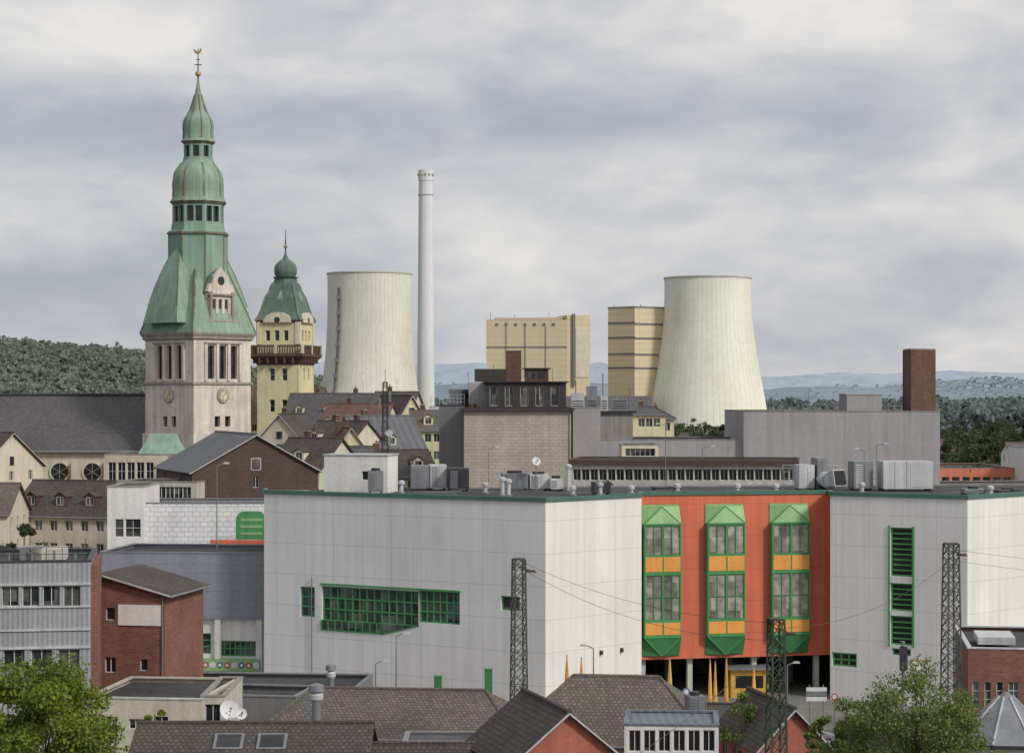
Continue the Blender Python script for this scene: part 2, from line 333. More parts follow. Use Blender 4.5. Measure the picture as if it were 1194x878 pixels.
def flat(name,x0,x1,D0,D1,depth,yt,wall='cream',ops=None,cols=0,base=0,fm='white_paint',gm='glass',par=.35,roofm='gravel_roof',trim=None,scols=0,keep=False,depthw=.22):
    o=Obj(name); fr=Fr(pt(x0,D0),pt(x1,D1)); L=fr.L; zt=Z(yt,(D0+D1)/2)
    b1=Fr(fr.P(0,-depth,0)[:2],fr.P(0,0,0)[:2]); b2=Fr(fr.P(L,0,0)[:2],fr.P(L,-depth,0)[:2]); b3=Fr(fr.P(L,-depth,0)[:2],fr.P(0,-depth,0)[:2])
    oo=[]
    if ops: 
        for q in ops: r=fr.rect(*q[:4]); oo.append((*r,*q[4:]))
    elif cols: oo=grid_ops(L,base,zt,cols)
    o.wall(fr,0,L,base,zt,wall,oo,fm=fm,gm=gm,depth=depthw); o.wall(b1,0,depth,base,zt,wall,grid_ops(depth,base,zt,scols) if scols else (),fm=fm); o.wall(b2,0,depth,base,zt,wall,grid_ops(depth,base,zt,scols) if scols else (),fm=fm); o.wall(b3,0,L,base,zt,wall)
    o.face('roof',roofm,[fr.P(0.05,-.05,zt-par),fr.P(L-.05,-.05,zt-par),fr.P(L-.05,-depth+.05,zt-par),fr.P(.05,-depth+.05,zt-par)])
    tm=trim or 'concrete'
    for (a,b,c,d) in ((-.06,L+.06,-.3,.06),(-.06,L+.06,-depth-.06,-depth+.3),(-.06,.3,-depth+.3,-.3),(L-.3,L+.06,-depth+.3,-.3)):
        o.box('coping',tm,fr,a,b,c,d,zt,zt+.12)
    if keep: return o,fr,zt
    o.done(); return o,fr,zt
def leafmesh(name,A,mat):
    n=len(A)//4
    me=bpy.data.meshes.new(name); me.vertices.add(len(A)); me.vertices.foreach_set('co',A.astype(np.float32).ravel()); me.loops.add(4*n); me.loops.foreach_set('vertex_index',np.arange(4*n,dtype=np.int32)); me.polygons.add(n); me.polygons.foreach_set('loop_start',np.arange(0,4*n,4,dtype=np.int32)); me.update(calc_edges=True); me.materials.append(MATS[mat])
    ob=bpy.data.objects.new(name,me); bpy.context.scene.collection.objects.link(ob); return ob
def leaves(rng,c,rc,m,ls,sq=.8):
    d=rng.normal(size=(m,3)); d/=np.linalg.norm(d,axis=1)[:,None]; P=np.array(c)+d*rc*rng.uniform(.4,1.12,(m,1))*np.array([1.1,1.1,sq])
    a=rng.normal(size=(m,3)); a/=np.linalg.norm(a,axis=1)[:,None]; b=np.cross(a,rng.normal(size=(m,3))); b/=np.linalg.norm(b,axis=1)[:,None]
    s=ls*rng.uniform(.6,1.35,(m,1)); return np.stack([P-a*s*.5,P+b*s*.38,P+a*s*.5,P-b*s*.38],1).reshape(-1,3)
def tree(name,x,y,h,r,crown_lo,nleaf,ls,mat='leaf_light',nclump=34,seed=0):
    rng=np.random.RandomState(seed+11); o=Obj(name)
    zc=(h+crown_lo)/2; rz=(h-crown_lo)/2
    cl=[]
    while len(cl)<nclump:
        p=rng.uniform(-1,1,3); d=np.linalg.norm(p)
        if d<1 and d>.25: cl.append((x+p[0]*r*.88,y+p[1]*r*.88,zc+p[2]*rz*.88,rng.uniform(.12,.30)*r))
    o.beam('trunk','bark',(x,y,0),(x+.1,y,crown_lo+rz*.4),.03*h,8,.016*h); o.beam('trunk','bark',(x+.1,y,crown_lo+rz*.4),(x,y,h*.88),.016*h,6,.03)
    for c in cl[::2]: o.beam('limbs','bark',(x+.05,y,crown_lo+rng.uniform(-.1,.5)*rz),c[:3],.006*h,5,.02,cap=False)
    o.done()
    par=[q for q in bpy.context.scene.objects if q.type=='EMPTY'][-1]
    ob=leafmesh('foliage',np.concatenate([leaves(rng,c[:3],c[3],nleaf//nclump,ls) for c in cl]),mat)
    ob.parent=par; ob.location=(-par.location.x,-par.location.y,-par.location.z)
def treemass(name,specs,ls,mat,k=9,seed=3,z0=None):
    rng=np.random.RandomState(seed); allv=[]; o=Obj(name)
    for (x,y,h,r,n) in specs:
        o.beam('trunks','bark',(x,y,h-3*r if z0 else 0),(x,y,h-r*.5),.25,5,.1,cap=False)
        for j in range(k):
            p=rng.normal(size=3)*np.array([.42,.42,.36])*r; c=np.array([x,y,h-r*.9])+p
            allv.append(leaves(rng,c,r*rng.uniform(.3,.55),n//k,ls))
    ob=leafmesh(name,np.concatenate(allv),mat)
    V,Fc,UV,_=o.p[('trunks','bark')]; rawmesh('trunks',V,Fc,'bark',parent=ob)
# ================================================================ GROUND / HILLS
g=rawmesh('ground',[(-20000,-3000,0),(20000,-3000,0),(20000,30000,0),(-20000,30000,0)],[(0,1,2,3)],'ground')
o=Obj('road')
def sheet(o,p,m,x0,x1,y0,y1,z): o.face(p,m,[(x0,y0,z),(x1,y0,z),(x1,y1,z),(x0,y1,z)])
sheet(o,'surface','asphalt',-120,140,162,184,.004)
for i in range(40): sheet(o,'lane_markings','white_paint',-118+i*6.4,-115+i*6.4,172.9,173.05,.008)
sheet(o,'edge_line','white_paint',-120,140,183.2,183.35,.008)
o.done()
o=Obj('pavement'); f0=Fr((-120,184),(140,184)); o.box('slabs','pavement',f0,0,260,-45,0,0.0,.12); o.box('kerb','concrete',f0,0,260,.002,.15,0,.13); o.done()
o=Obj('railway_track'); sheet(o,'ballast','ballast',-150,150,70,112,.004)
for yy in (78,88,98,108):
    for d in (-.75,.75): o.box('rails','rail',Fr((-150,yy+d),(150,yy+d)),0,300,-.04,.04,.1,.25)
    for i in range(0,250): o.box('sleepers','concrete',Fr((-150+i*1.2,yy-1.3),(-149.75+i*1.2,yy-1.3)),0,.25,-2.6,0,.01,.1)
o.done()
def hillz(prof,D,depth,px,t,amp,fs):
    x=X(px,D); y=D-depth*.7+depth*t; zt=Z(np.interp(px,[p[0] for p in prof],[p[1] for p in prof]),D)
    s=math.sin(min(1,t/.7)*math.pi/2) if t<.7 else math.cos((t-.7)/.3*math.pi/2)
    n=noise.noise(Vector((x/fs/7,y/fs/7,1)))*amp*1.6+ (noise.noise(Vector((x/fs,y/fs,2)))+.5*noise.noise(Vector((x/fs*2.3,y/fs*2.3,5))))*amp
    return x,y,zt*s+n*min(1,s*3)-.5
def hill(name,D,depth,prof,nx,ny,mat,amp,fs,px0=-500,px1=1700):
    V=[];Fc=[]
    for j in range(ny):
        for px in np.linspace(px0,px1,nx): V.append(hillz(prof,D,depth,px,j/(ny-1),amp,fs))
    for j in range(ny-1):
        for i in range(nx-1): a=j*nx+i; Fc.append((a,a+1,a+nx+1,a+nx))
    rawmesh(name,V,Fc,mat)
p1=[(-500,409),(-100,405),(0,403),(60,407),(110,411),(165,416),(230,425),(300,436),(380,450),(470,474),(560,492),(1700,496)]
hill('hill',2300,900,p1,200,60,'hill_forest',2.6,25,-300,620)
rs=random.Random(9); hs=[]
for i in range(3900):
    px=rs.uniform(-160,430); t=.72*math.sqrt(rs.random()); x,y,z=hillz(p1,2300,900,px,t,2.6,25); hs.append((x,y,z+rs.uniform(5,10),rs.uniform(5,8.5),45))
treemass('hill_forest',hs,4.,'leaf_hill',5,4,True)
hill('hills',8000,2600,[(-500,425),(300,424),(480,428),(560,424),(640,426),(700,420),(760,432),(880,440),(960,436),(1040,437),(1110,434),(1194,438),(1700,430)],300,30,'hill_haze_blue',8,120,-700,1900)
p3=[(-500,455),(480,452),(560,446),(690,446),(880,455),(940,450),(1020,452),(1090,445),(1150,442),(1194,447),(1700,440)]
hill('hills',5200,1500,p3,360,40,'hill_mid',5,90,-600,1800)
o=Obj('distant_town')
for i in range(170):
    px=rs.gauss(1120,60) if i%3 else rs.uniform(480,1300); t=rs.uniform(.2,.68); x,y,z=hillz(p3,5200,1500,px,t,5,90); w=rs.uniform(7,16); hh=rs.uniform(5,9)
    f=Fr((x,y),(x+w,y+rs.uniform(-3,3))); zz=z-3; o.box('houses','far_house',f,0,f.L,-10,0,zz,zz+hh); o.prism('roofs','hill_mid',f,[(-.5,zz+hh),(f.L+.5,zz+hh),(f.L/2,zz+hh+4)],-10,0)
o.done()
sp=[]
rng=random.Random(5)
for i in range(420):
    D=rng.uniform(560,1350); px=rng.uniform(-150,1400); 
    sp.append((X(px,D),D,rng.uniform(9,17),rng.uniform(4,7.5),260))
for i in range(150):
    D=rng.uniform(420,900); px=rng.uniform(1085,1330); sp.append((X(px,D),D,rng.uniform(10,17),rng.uniform(4,7),520))
for px in range(765,862,12): sp.append((X(px,640),640,rng.uniform(15,19),6,700))
treemass('distant_trees',sp,1.25,'leaf_dark')
sp=[]
for i in range(1500):
    D=1600+2600*rng.random()**1.3; px=rng.uniform(420,1420) if i%3 else rng.uniform(1080,1420); sp.append((X(px,D),D,rng.uniform(14,26),rng.uniform(8,14),70))
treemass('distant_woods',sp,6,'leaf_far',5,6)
for px,D,h,r in ((1156,520,24.5,3.6),(1120,480,19,6),(1106,500,21,5),(1192,560,23,6),(1172,470,16,4.5),(1136,450,15,5)):
    tree('poplar_tree' if r<4 else 'lime_tree',X(px,D),D,h,r,4,4200,.75,'leaf_dark',26,px)
# ================================================================ POWER STATION
def ctower(name,cx,D,prof,mat,ladder=None):
    o=Obj(name); k=D/F; pr=[(r*k,Z(y,D+60)) for r,y in prof]
    zs=np.linspace(pr[-1][1],pr[0][1],40); P=sorted([(z,r) for r,z in pr]); zz=[p[0] for p in P]; rr=[p[1] for p in P]
    c=np.polyfit(zz,rr,3); prof2=[(float(np.polyval(c,z)),float(z)) for z in zs]
    C=(X(cx,D+60),D+60)
    o.lathe('shell',mat,C,prof2,120,0,True,uvs=60,cap=False)
    r=prof2[-1][0]; zt=prof2[-1][1]
    o.lathe('rim','concrete_light',C,[(r+.5,zt-1.),(r+.5,zt),(r-1.5,zt),(r-1.5,zt-6)],120,0,False,cap=False)
    rb=prof2[0][0]; zb=prof2[0][1]
    for i in range(48):
        a=2*math.pi*i/48
        for s in (-1,1): o.beam('support_columns','concrete',(C[0]+(rb+3)*math.cos(a),C[1]+(rb+3)*math.sin(a),0),(C[0]+rb*math.cos(a+s*.065),C[1]+rb*math.sin(a+s*.065),zb+.5),.6,5)
    if ladder:
        a=ladder
        for j in range(3,len(prof2)-5):
            p=prof2[j];q=prof2[j+1]
            for da in (-.02,0,.02): o.beam('ladder','tan_plant_dark',(C[0]+(p[0]+1.2)*math.cos(a+da),C[1]+(p[0]+1.2)*math.sin(a+da),p[1]),(C[0]+(q[0]+1.2)*math.cos(a+da),C[1]+(q[0]+1.2)*math.sin(a+da),q[1]),.45,4)
            o.beam('ladder','tan_plant_dark',(C[0]+(p[0]+1.2)*math.cos(a-.03),C[1]+(p[0]+1.2)*math.sin(a-.03),p[1]),(C[0]+(p[0]+1.2)*math.cos(a+.03),C[1]+(p[0]+1.2)*math.sin(a+.03),p[1]+1.5),.35,4)
            if j%4==0: o.beam('ladder','tan_plant_dark',(C[0]+(p[0]+1.5)*math.cos(a),C[1]+(p[0]+1.5)*math.sin(a),p[1]),(C[0]+(p[0]+1.5)*math.cos(a),C[1]+(p[0]+1.5)*math.sin(a),p[1]+3),1.8,4)
    o.done()
ctower('cooling_tower',431,1440,[(51.5,319),(50.5,346),(52,385),(55,425),(59,460),(65,485),(68,496)],'tower_concrete2',ladder=math.radians(-90-40))
ctower('cooling_tower',825,1440,[(52.6,324),(52,347),(57,396),(63.5,435),(71,475),(75,496)],'tower_concrete')
o=Obj('smokestack'); D=1640; k=D/F; C=(X(496.5,D),D)
o.lathe('shaft','chimney_concrete',C,[(11.5*k,0),(10.2*k,Z(470,D)),(9.3*k,Z(350,D)),(8.2*k,Z(212,D))],32,0,True,cap=False)
o.lathe('top_band','chimney_concrete',C,[(8.3*k,Z(212,D)),(8.8*k,Z(211,D)),(8.8*k,Z(199,D)),(7*k,Z(199,D)),(7*k,Z(210,D))],32,0,cap=False)
for i in range(12):
    a=2*math.pi*i/12; c=(C[0]+8.9*k*math.cos(a),C[1]+8.9*k*math.sin(a)); o.beam('vents','concrete',(*c,Z(206,D)),(*c,Z(203,D)),.7,4)
o.lathe('gallery','concrete_light',C,[(8.7*k,Z(228,D)),(9.2*k,Z(228,D)),(9.2*k,Z(227,D)),(8.7*k,Z(227,D))],32,cap=False)
o.done()
o,fr,zt=flat('boiler_house',567,661,1488,1480,45,373,'tan_plant',keep=True,par=1,trim='tan_plant_dark')
for x0,x1,y0,y1 in ((567,661,404,405.),(612,612.7,380,440),(590,590.6,375,445),(636,636.6,380,440)):
    r=fr.rect(x0,x1,y0,y1); o.box('panel_joint','tan_plant_dark',fr,r[0],r[1],0.05,.5,r[2],r[3])
for x in range(578,655,11):
    r=fr.rect(x,x+3,377,379.5); o.box('louvres','tan_plant_dark',fr,r[0],r[1],.05,.6,r[2],r[3])
r=fr.rect(575,655,370,373.5); o.box('roof_structure','tan_plant',fr,r[0],r[1],-40,-4,zt,r[3])
f2=Fr(pt(661,1480),pt(688,1484)); z2=Z(368,1490)
o.box('stair_tower','tan_plant',f2,0.1,f2.L,-30,0,0,z2)
r=f2.rect(667,670,366,450); o.box('duct','tan_plant_dark',f2,r[0],r[1],.05,2,r[2],r[3])
r=f2.rect(671,686,383,440); o.box('side_panel','cream',f2,r[0],r[1],.05,.5,r[2],r[3])
for x in (572,600,640): p=pt(x,1495); o.beam('roof_masts','metal_gray',(p[0],p[1]-2,zt),(p[0],p[1]-2,zt+rng.uniform(4,7)),.25,4)
o.done()
o=Obj('boiler_house'); fa=Fr(pt(709,1500),pt(740,1485)); fb=Fr(pt(740,1485),pt(784,1502)); z1=Z(358,1480)
for f in (fa,fb):
    o.wall(f,0,f.L,0,z1,'tan_plant')
    for y in (376,393,412,428): 
        r=f.rect(710,712,y,y+2.2); o.box('dark_bands','tan_plant_dark',f,0,f.L+.3,-.3,.25,r[2],r[3])
    o.box('parapet','tan_plant_dark',f,-.2,f.L+.3,-.5,.5,z1,z1+.7)
P3=[fa.P(0,0,z1),fa.P(fa.L,0,z1),fb.P(fb.L,0,z1),(fb.P(fb.L,0,0)[0]-20,1550,z1)]
o.face('roof','gravel_roof',P3)
o.wall(Fr(P3[2][:2],P3[3][:2]),0,Fr(P3[2][:2],P3[3][:2]).L,0,z1,'tan_plant'); o.wall(Fr(P3[3][:2],P3[0][:2]),0,Fr(P3[3][:2],P3[0][:2]).L,0,z1,'tan_plant')
for x in (716,747): p=pt(x,1510); o.beam('roof_masts','metal_gray',(p[0],p[1],z1),(p[0],p[1],z1+rng.uniform(3,6)),.3,4)
o.done()
flat('turbine_hall',560,760,1440,1440,40,462,'tan_plant_dark',par=1)
flat('factory_hall',500,560,1400,1400,40,474,'concrete_light',par=1)
# ================================================================ CHURCH
D=350.; k=D/F; C=(X(231,D),D); rot=math.radians(-86)
o=Obj('church'); Zc=lambda y: Z(y,D)
def tops(i,L):
    ops=[]
    for j in range(3): u=L*(.3+.2*j); ops.append((u-.75,u+.75,Zc(442),Zc(404),1,1))
    for j in range(2): u=L*(.41+.18*j); ops.append((u-.6,u+.6,Zc(497),Zc(485),1,1))
    return ops
r0=61*k
polywalls(o,C,r0,4,rot,0,Zc(392),'stone',tops,fm=None,gm='glass_dark',depth=.6)
polywalls(o,C,r0+.45,4,rot,0,Zc(505),'stone'); 
o.lathe('string_course','stone_dark',C,[(r0+.01,Zc(449)),(r0+.35,Zc(448.5)),(r0+.35,Zc(446)),(r0+.01,Zc(445.5))],4,rot,cap=False)
o.lathe('cornice','stone_dark',C,[(r0+.01,Zc(398)),(r0+.5,Zc(396)),(r0+.5,Zc(394)),(67*k,Zc(391)),(67.5*k,Zc(389)),(60*k,Zc(388))],4,rot,cap=False)
for i in range(4):
    a=rot+math.pi/2*i; b=a+math.pi/2; f=Fr((C[0]+r0*math.cos(a),C[1]+r0*math.sin(a)),(C[0]+r0*math.cos(b),C[1]+r0*math.sin(b)))
    L=f.L
    for j in range(4):
        u=L*(.2+.2*j); o.box('buttress_strips','stone',f,u-.28,u+.28,.02,.3,Zc(444),Zc(402))
    o.box('lintel','stone_dark',f,L*.18,L*.82,.02,.35,Zc(402),Zc(400))
    o.beam('clock_face','stone_dark',f.P(L/2,0,Zc(461)),f.P(L/2,.25,Zc(461)),1.3,28); o.beam('clock_dial','stone',f.P(L/2,.25,Zc(461)),f.P(L/2,.3,Zc(461)),1.1,28)
    o.beam('clock_hands','gold',f.P(L/2,.34,Zc(461)),f.P(L/2+.5,.34,Zc(457.5)),.08); o.beam('clock_hands','gold',f.P(L/2,.34,Zc(461)),f.P(L/2-.2,.34,Zc(466)),.08)
    for h in range(12): 
        t=h*math.pi/6; o.beam('clock_marks','gold',f.P(L/2+.75*math.cos(t),.33,Zc(461)+.75*math.sin(t)),f.P(L/2+1.05*math.cos(t),.33,Zc(461)+1.05*math.sin(t)),.12)
pr=[(67,389),(60.5,374),(54,359),(47,344),(40,329),(34,316),(26,305)]
o.lathe('spire_roof','copper',C,[(r*k,Zc(y)) for r,y in pr],4,rot)
for i in range(4):
    a=rot+math.pi/2*i
    for j in range(len(pr)-2):
        o.beam('hip_flashing','copper_edge',(C[0]+pr[j][0]*k*math.cos(a),C[1]+pr[j][0]*k*math.sin(a),Zc(pr[j][1])),(C[0]+pr[j+1][0]*k*math.cos(a),C[1]+pr[j+1][0]*k*math.sin(a),Zc(pr[j+1][1])),.18,5)
for i in (1,3):
    a=rot+math.pi/4+math.pi/2*i
    c2=(C[0]+3.9*math.cos(a),C[1]+3.9*math.sin(a)); pg=[(43,378),(37,358),(30,338),(21,317),(11,298),(.5,281)]
    o.lathe('gable_broach','copper',c2,[(r*k,Zc(y)) for r,y in pg],4,rot)
    for q in range(4):
        aa=rot+math.pi/2*q
        for j in range(1,len(pg)-1): o.beam('hip_flashing','copper_edge',(c2[0]+pg[j][0]*k*math.cos(aa),c2[1]+pg[j][0]*k*math.sin(aa),Zc(pg[j][1])),(c2[0]+pg[j+1][0]*k*math.cos(aa),c2[1]+pg[j+1][0]*k*math.sin(aa),Zc(pg[j+1][1])),.10,5)
    o.beam('gable_finial','copper_edge',(c2[0],c2[1],Zc(283)),(c2[0],c2[1],Zc(273)),.15,6,.04)
for i in (0,2):
    a=rot+math.pi/4+math.pi/2*i; t=(-math.sin(a),math.cos(a)); m=(C[0]+5.9*math.cos(a),C[1]+5.9*math.sin(a))
    f=Fr((m[0]-t[0]*3,m[1]-t[1]*3),(m[0]+t[0]*3,m[1]+t[1]*3))
    za,zb=Zc(380),Zc(342)
    o.wall(f,0.3,5.7,za,zb,'stone',[(1.1+j*1.35,1.9+j*1.35,za+1.1,zb-1.2,1,2) for j in range(3)],fm='stone_dark',gm='glass_dark',part='stone_gable',bar=.12)
    pts=[(0,zb),(6,zb),(5.6,zb+1.2),(4.8,zb+1.5),(4.6,zb+2.6),(3.6,zb+3.6),(3,zb+4.3),(2.4,zb+3.6),(1.4,zb+2.6),(1.2,zb+1.5),(.4,zb+1.2)]
    o.prism('stone_gable','stone',f,pts,-.6,0)
    o.beam('gable_oculus','glass_dark',f.P(3,-.1,zb+1.9),f.P(3,.03,zb+1.9),.75,20)
    o.prism('gable_roof','copper_dark',f,[(-.1,zb-.1),(6.1,zb-.1),(4.9,zb+2.6),(3,zb+4.),(1.1,zb+2.6)],-5.5,-.65)
    o.box('gable_sides','stone',f,.3,5.7,-5,-.35,za,zb-.1)
    for u in (.6,5.4): o.beam('gable_columns','stone_dark',f.P(u,.25,za),f.P(u,.25,zb),.25,8)
    o.box('gable_sill','stone_dark',f,0,6,.0,.5,za+.5,za+.8); o.box('gable_sill','stone_dark',f,0,6,.003,.45,zb-.6,zb-.3)
r8=math.pi/8
def oc(part,mat,pr,n=8,sm=False): o.lathe(part,mat,C,[(r*k,Zc(y)) for r,y in pr],n,r8,sm)
oc('drum','copper_smooth',[(34.5,345),(34.5,300),(34.5,276),(35.5,274),(35.5,271),(32,270),(31,262)])
for i in range(8):
    a=r8+math.pi/4*i; o.beam('drum_edges','copper_edge',(C[0]+34.6*k*math.cos(a),C[1]+34.6*k*math.sin(a),Zc(340)),(C[0]+34.6*k*math.cos(a),C[1]+34.6*k*math.sin(a),Zc(275)),.12,5)
oc('drum_ledge','copper_edge',[(34.5,275),(37,274.5),(37,272.5),(34,272)])
polywalls(o,C,30.5*k,8,r8,Zc(263),Zc(239),'copper_smooth',lambda i,L:[(L*.12,L*.46,Zc(260),Zc(242),1,1),(L*.54,L*.88,Zc(260),Zc(242),1,1)],fm=None,gm='glass_dark',depth=.5,part='belfry')
oc('belfry_cornice','copper_edge',[(31,240),(33.5,237),(33.5,236),(30,235)])
oc('bell_dome','copper',[(33,236.5),(30,231),(29.3,224),(29.8,216),(29.5,209),(27.5,202),(23.5,196),(19.5,191),(17.5,187),(17.5,185)],16,True)
polywalls(o,C,17*k,8,r8,Zc(186),Zc(168),'copper_smooth',lambda i,L:[(L*.22,L*.78,Zc(184),Zc(171),1,1)],fm=None,gm='glass_dark',depth=.4,part='lantern')
oc('lantern_cornice','copper_edge',[(17.5,169),(20,166.5),(20,165.5),(17,165)])
oc('upper_dome','copper',[(20,166),(17.8,162),(17.2,156),(17.6,149),(16.8,142),(14,136),(10.5,131),(8.5,127),(6.5,120),(4,111),(2,100),(1.2,93)],16,True)
for pr in ([(30.2,231),(29.6,224),(30,216),(27.8,202),(19.8,191)],[(18,162),(17.4,156),(17.8,149),(17,142),(10.7,131),(6.7,120),(4.2,111)]):
    for i in range(8):
        a=r8+math.pi/4*i
        for j in range(len(pr)-1): o.beam('dome_ribs','copper_edge',(C[0]+pr[j][0]*k*math.cos(a),C[1]+pr[j][0]*k*math.sin(a),Zc(pr[j][1])),(C[0]+pr[j+1][0]*k*math.cos(a),C[1]+pr[j+1][0]*k*math.sin(a),Zc(pr[j+1][1])),.12,5)
c3=(C[0],C[1]); o.beam('finial','metal_dark',(*c3,Zc(95)),(*c3,Zc(57)),.13,6,.06)
o.lathe('finial_ball','gold',C,[(.1,Zc(90)),(.42,Zc(88.5)),(.5,Zc(86.5)),(.42,Zc(84.5)),(.1,Zc(83))],12,0,True)
o.beam('cross','metal_dark',(c3[0]-.6,c3[1],Zc(76)),(c3[0]+.6,c3[1],Zc(76)),.1); o.beam('cross','metal_dark',(c3[0]-.35,c3[1],Zc(70)),(c3[0]+.35,c3[1],Zc(70)),.08)
fz=Fr((c3[0]-1,c3[1]),(c3[0]+1,c3[1])); z=Zc(62)
o.prism('weathercock','gold',fz,[(.4,z),(.1,z+.7),(.5,z+.5),(.9,z+.25),(1.2,z+.3),(1.35,z+.75),(1.6,z+.65),(1.5,z+.2),(1.1,z-.25),(.8,z-.25)],-.06,.06)
fn=Fr(pt(-120,352),pt(172,352)); zr=Z(461,362); ze=Z(524,352)
o.wall(fn,0,fn.L,0,ze,'beige',[],part='nave_walls')
for x in (20,70,108,145):
    u,_=fn.uD(x); zc=Z(550,352); o.beam('round_windows','stone',fn.P(u,0,zc),fn.P(u,.3,zc),1.75,24); o.beam('round_window_glass','glass_dark',fn.P(u,.3,zc),fn.P(u,.33,zc),1.5,24)
    for t in range(3):
        aa=t*math.pi/3+.5; o.beam('tracery','stone_dark',fn.P(u-1.45*math.cos(aa),.37,zc-1.45*math.sin(aa)),fn.P(u+1.45*math.cos(aa),.37,zc+1.45*math.sin(aa)),.05)
for x in (45,88,126,165): u,_=fn.uD(x); o.box('buttresses','beige',fn,u-.5,u+.5,.01,1.2,0,ze-2)
o.slab('nave_roof','slate_roof',[fn.P(0,.8,ze-.3),fn.P(fn.L,.8,ze-.3),fn.P(fn.L,-11,zr),fn.P(0,-11,zr)],.3)
o.slab('nave_roof','slate_roof',[fn.P(0,-22.8,ze-.3),fn.P(fn.L,-22.8,ze-.3),fn.P(fn.L,-11,zr),fn.P(0,-11,zr)],.3)
o.beam('nave_ridge','metal_dark',fn.P(0,-11,zr+.1),fn.P(fn.L,-11,zr+.1),.3,6); o.beam('nave_gutter','metal_gray',fn.P(0,.9,ze-.35),fn.P(fn.L,.9,ze-.35),.16,6)
o.wall(Fr(fn.P(fn.L,0,0)[:2],fn.P(fn.L,-22,0)[:2]),0,22,0,ze,'beige',part='nave_walls')
u0,_=fn.uD(-60);u1,_=fn.uD(34); o.slab('transept_roof','slate_roof',[fn.P(u0,6,Z(522,346)),fn.P(u1+1,6,Z(522,346)),fn.P(u1-3,-1,Z(486,353)),fn.P(u0,-1,Z(486,353))],.3)
o.box('transept_wall','beige',fn,u0,u1,0.05,5.6,0,Z(524,346))
u,_=fn.uD(12); o.beam('roof_cross','metal_dark',fn.P(u,-11,zr),fn.P(u,-11,zr+2.2),.07)
o.done()
# ================================================================ TOWN HALL TOWER
D=420.; k=D/F; C=(X(333,D),D); o=Obj('town_hall_tower'); Zt=lambda y: Z(y,D); rot=math.radians(-45-14)
rr=36*k
def thop(i,L): 
    return [(L*(.2+.22*j)-.0,L*(.2+.22*j)+1.0,Zt(398),Zt(386),1,1) for j in range(3)]+[(L*(.3+.3*j),L*(.3+.3*j)+1.1,Zt(444),Zt(430),1,2) for j in range(2)]+[(L*(.3+.3*j),L*(.3+.3*j)+1.1,Zt(480),Zt(466),1,2) for j in range(2)]
polywalls(o,C,rr,4,rot,0,Zt(374),'yellow_stone',thop,depth=.4,fm='white_paint',gm='glass_dark')
o.lathe('balcony','brown_trim',C,[(rr,Zt(426)),(40*k,Zt(421)),(47*k,Zt(416)),(47*k,Zt(413))],4,rot)
for i in range(4):
    a=rot+math.pi/2*i; b=a+math.pi/2; R=46*k; f=Fr((C[0]+R*math.cos(a),C[1]+R*math.sin(a)),(C[0]+R*math.cos(b),C[1]+R*math.sin(b)))
    o.box('balustrade','brown_trim',f,0,f.L,-.2,0,Zt(405),Zt(403)); 
    for j in range(22): u=f.L*j/21; o.box('balusters','brown_trim',f,u-.12,u+.12,-.18,-.02,Zt(413),Zt(405))
    for u in (0.,f.L/2,f.L): o.box('balustrade_posts','cream',f,u-.25,u+.25,-.3,.08,Zt(413),Zt(402))
    R=rr; f=Fr((C[0]+R*math.cos(a),C[1]+R*math.sin(a)),(C[0]+R*math.cos(b),C[1]+R*math.sin(b))); L=f.L
    pts=[(L*.12,Zt(377))]+[(L/2-L*.34*math.cos(math.pi*t/8),Zt(377)+2.1*math.sin(math.pi*t/8)) for t in range(9)]+[(L*.88,Zt(377))]
    o.prism('curved_gable','cream',f,pts,-.5,.55)
    o.beam('oculus','glass_dark',f.P(L/2,.5,Zt(374)),f.P(L/2,.6,Zt(374)),.6,16)
    for u in (.35,L-.35): o.box('corner_pilasters','cream',f,u-.35,u+.35,.01,.22,Zt(402),Zt(376))
    for j in range(5): o.box('brackets','brown_trim',f,L*(.1+.2*j)-.2,L*(.1+.2*j)+.2,.02,1.2,Zt(424),Zt(417))
o.lathe('eaves','brown_trim',C,[(rr,Zt(377)),(39*k,Zt(375)),(39*k,Zt(374)),(30*k,Zt(373))],4,rot)
pr=[(39,374),(34,368),(30,358),(26,347),(21,340),(19,334),(16,330)]
o.lathe('roof','copper_dark',C,[(r*k,Zt(y)) for r,y in pr],4,rot)
for i in range(4):
    a=rot+math.pi/2*i
    for j in range(len(pr)-1): o.beam('hips','copper_edge',(C[0]+pr[j][0]*k*math.cos(a),C[1]+pr[j][0]*k*math.sin(a),Zt(pr[j][1])),(C[0]+pr[j+1][0]*k*math.cos(a),C[1]+pr[j+1][0]*k*math.sin(a),Zt(pr[j+1][1])),.15,5)
    a+=math.pi/4; c=(C[0]+16*k*math.cos(a),C[1]+16*k*math.sin(a)); o.lathe('roof_dormers','copper_smooth',c,[(5*k,Zt(362)),(5*k,Zt(348)),(.3*k,Zt(340))],4,rot)
    o.beam('dormer_openings','glass_dark',(C[0]+19*k*math.cos(a),C[1]+19*k*math.sin(a),Zt(354)),(C[0]+19.8*k*math.cos(a),C[1]+19.8*k*math.sin(a),Zt(354)),.45,10)
o.lathe('lantern','copper_dark',C,[(15*k,Zt(336)),(13*k,Zt(325)),(16*k,Zt(323.5))],8,0)
o.lathe('onion_dome','copper_dark',C,[(10*k,Zt(325)),(13*k,Zt(320)),(13.4*k,Zt(314)),(12*k,Zt(309)),(8*k,Zt(305)),(3.5*k,Zt(302)),(1.2*k,Zt(296)),(.7*k,Zt(290))],16,0,True)
o.beam('finial','metal_dark',(*C,Zt(292)),(*C,Zt(268)),.16,6,.05); o.lathe('finial_ball','gold',C,[(.1,Zt(290)),(.5,Zt(288)),(.1,Zt(286))],10)
o.done()
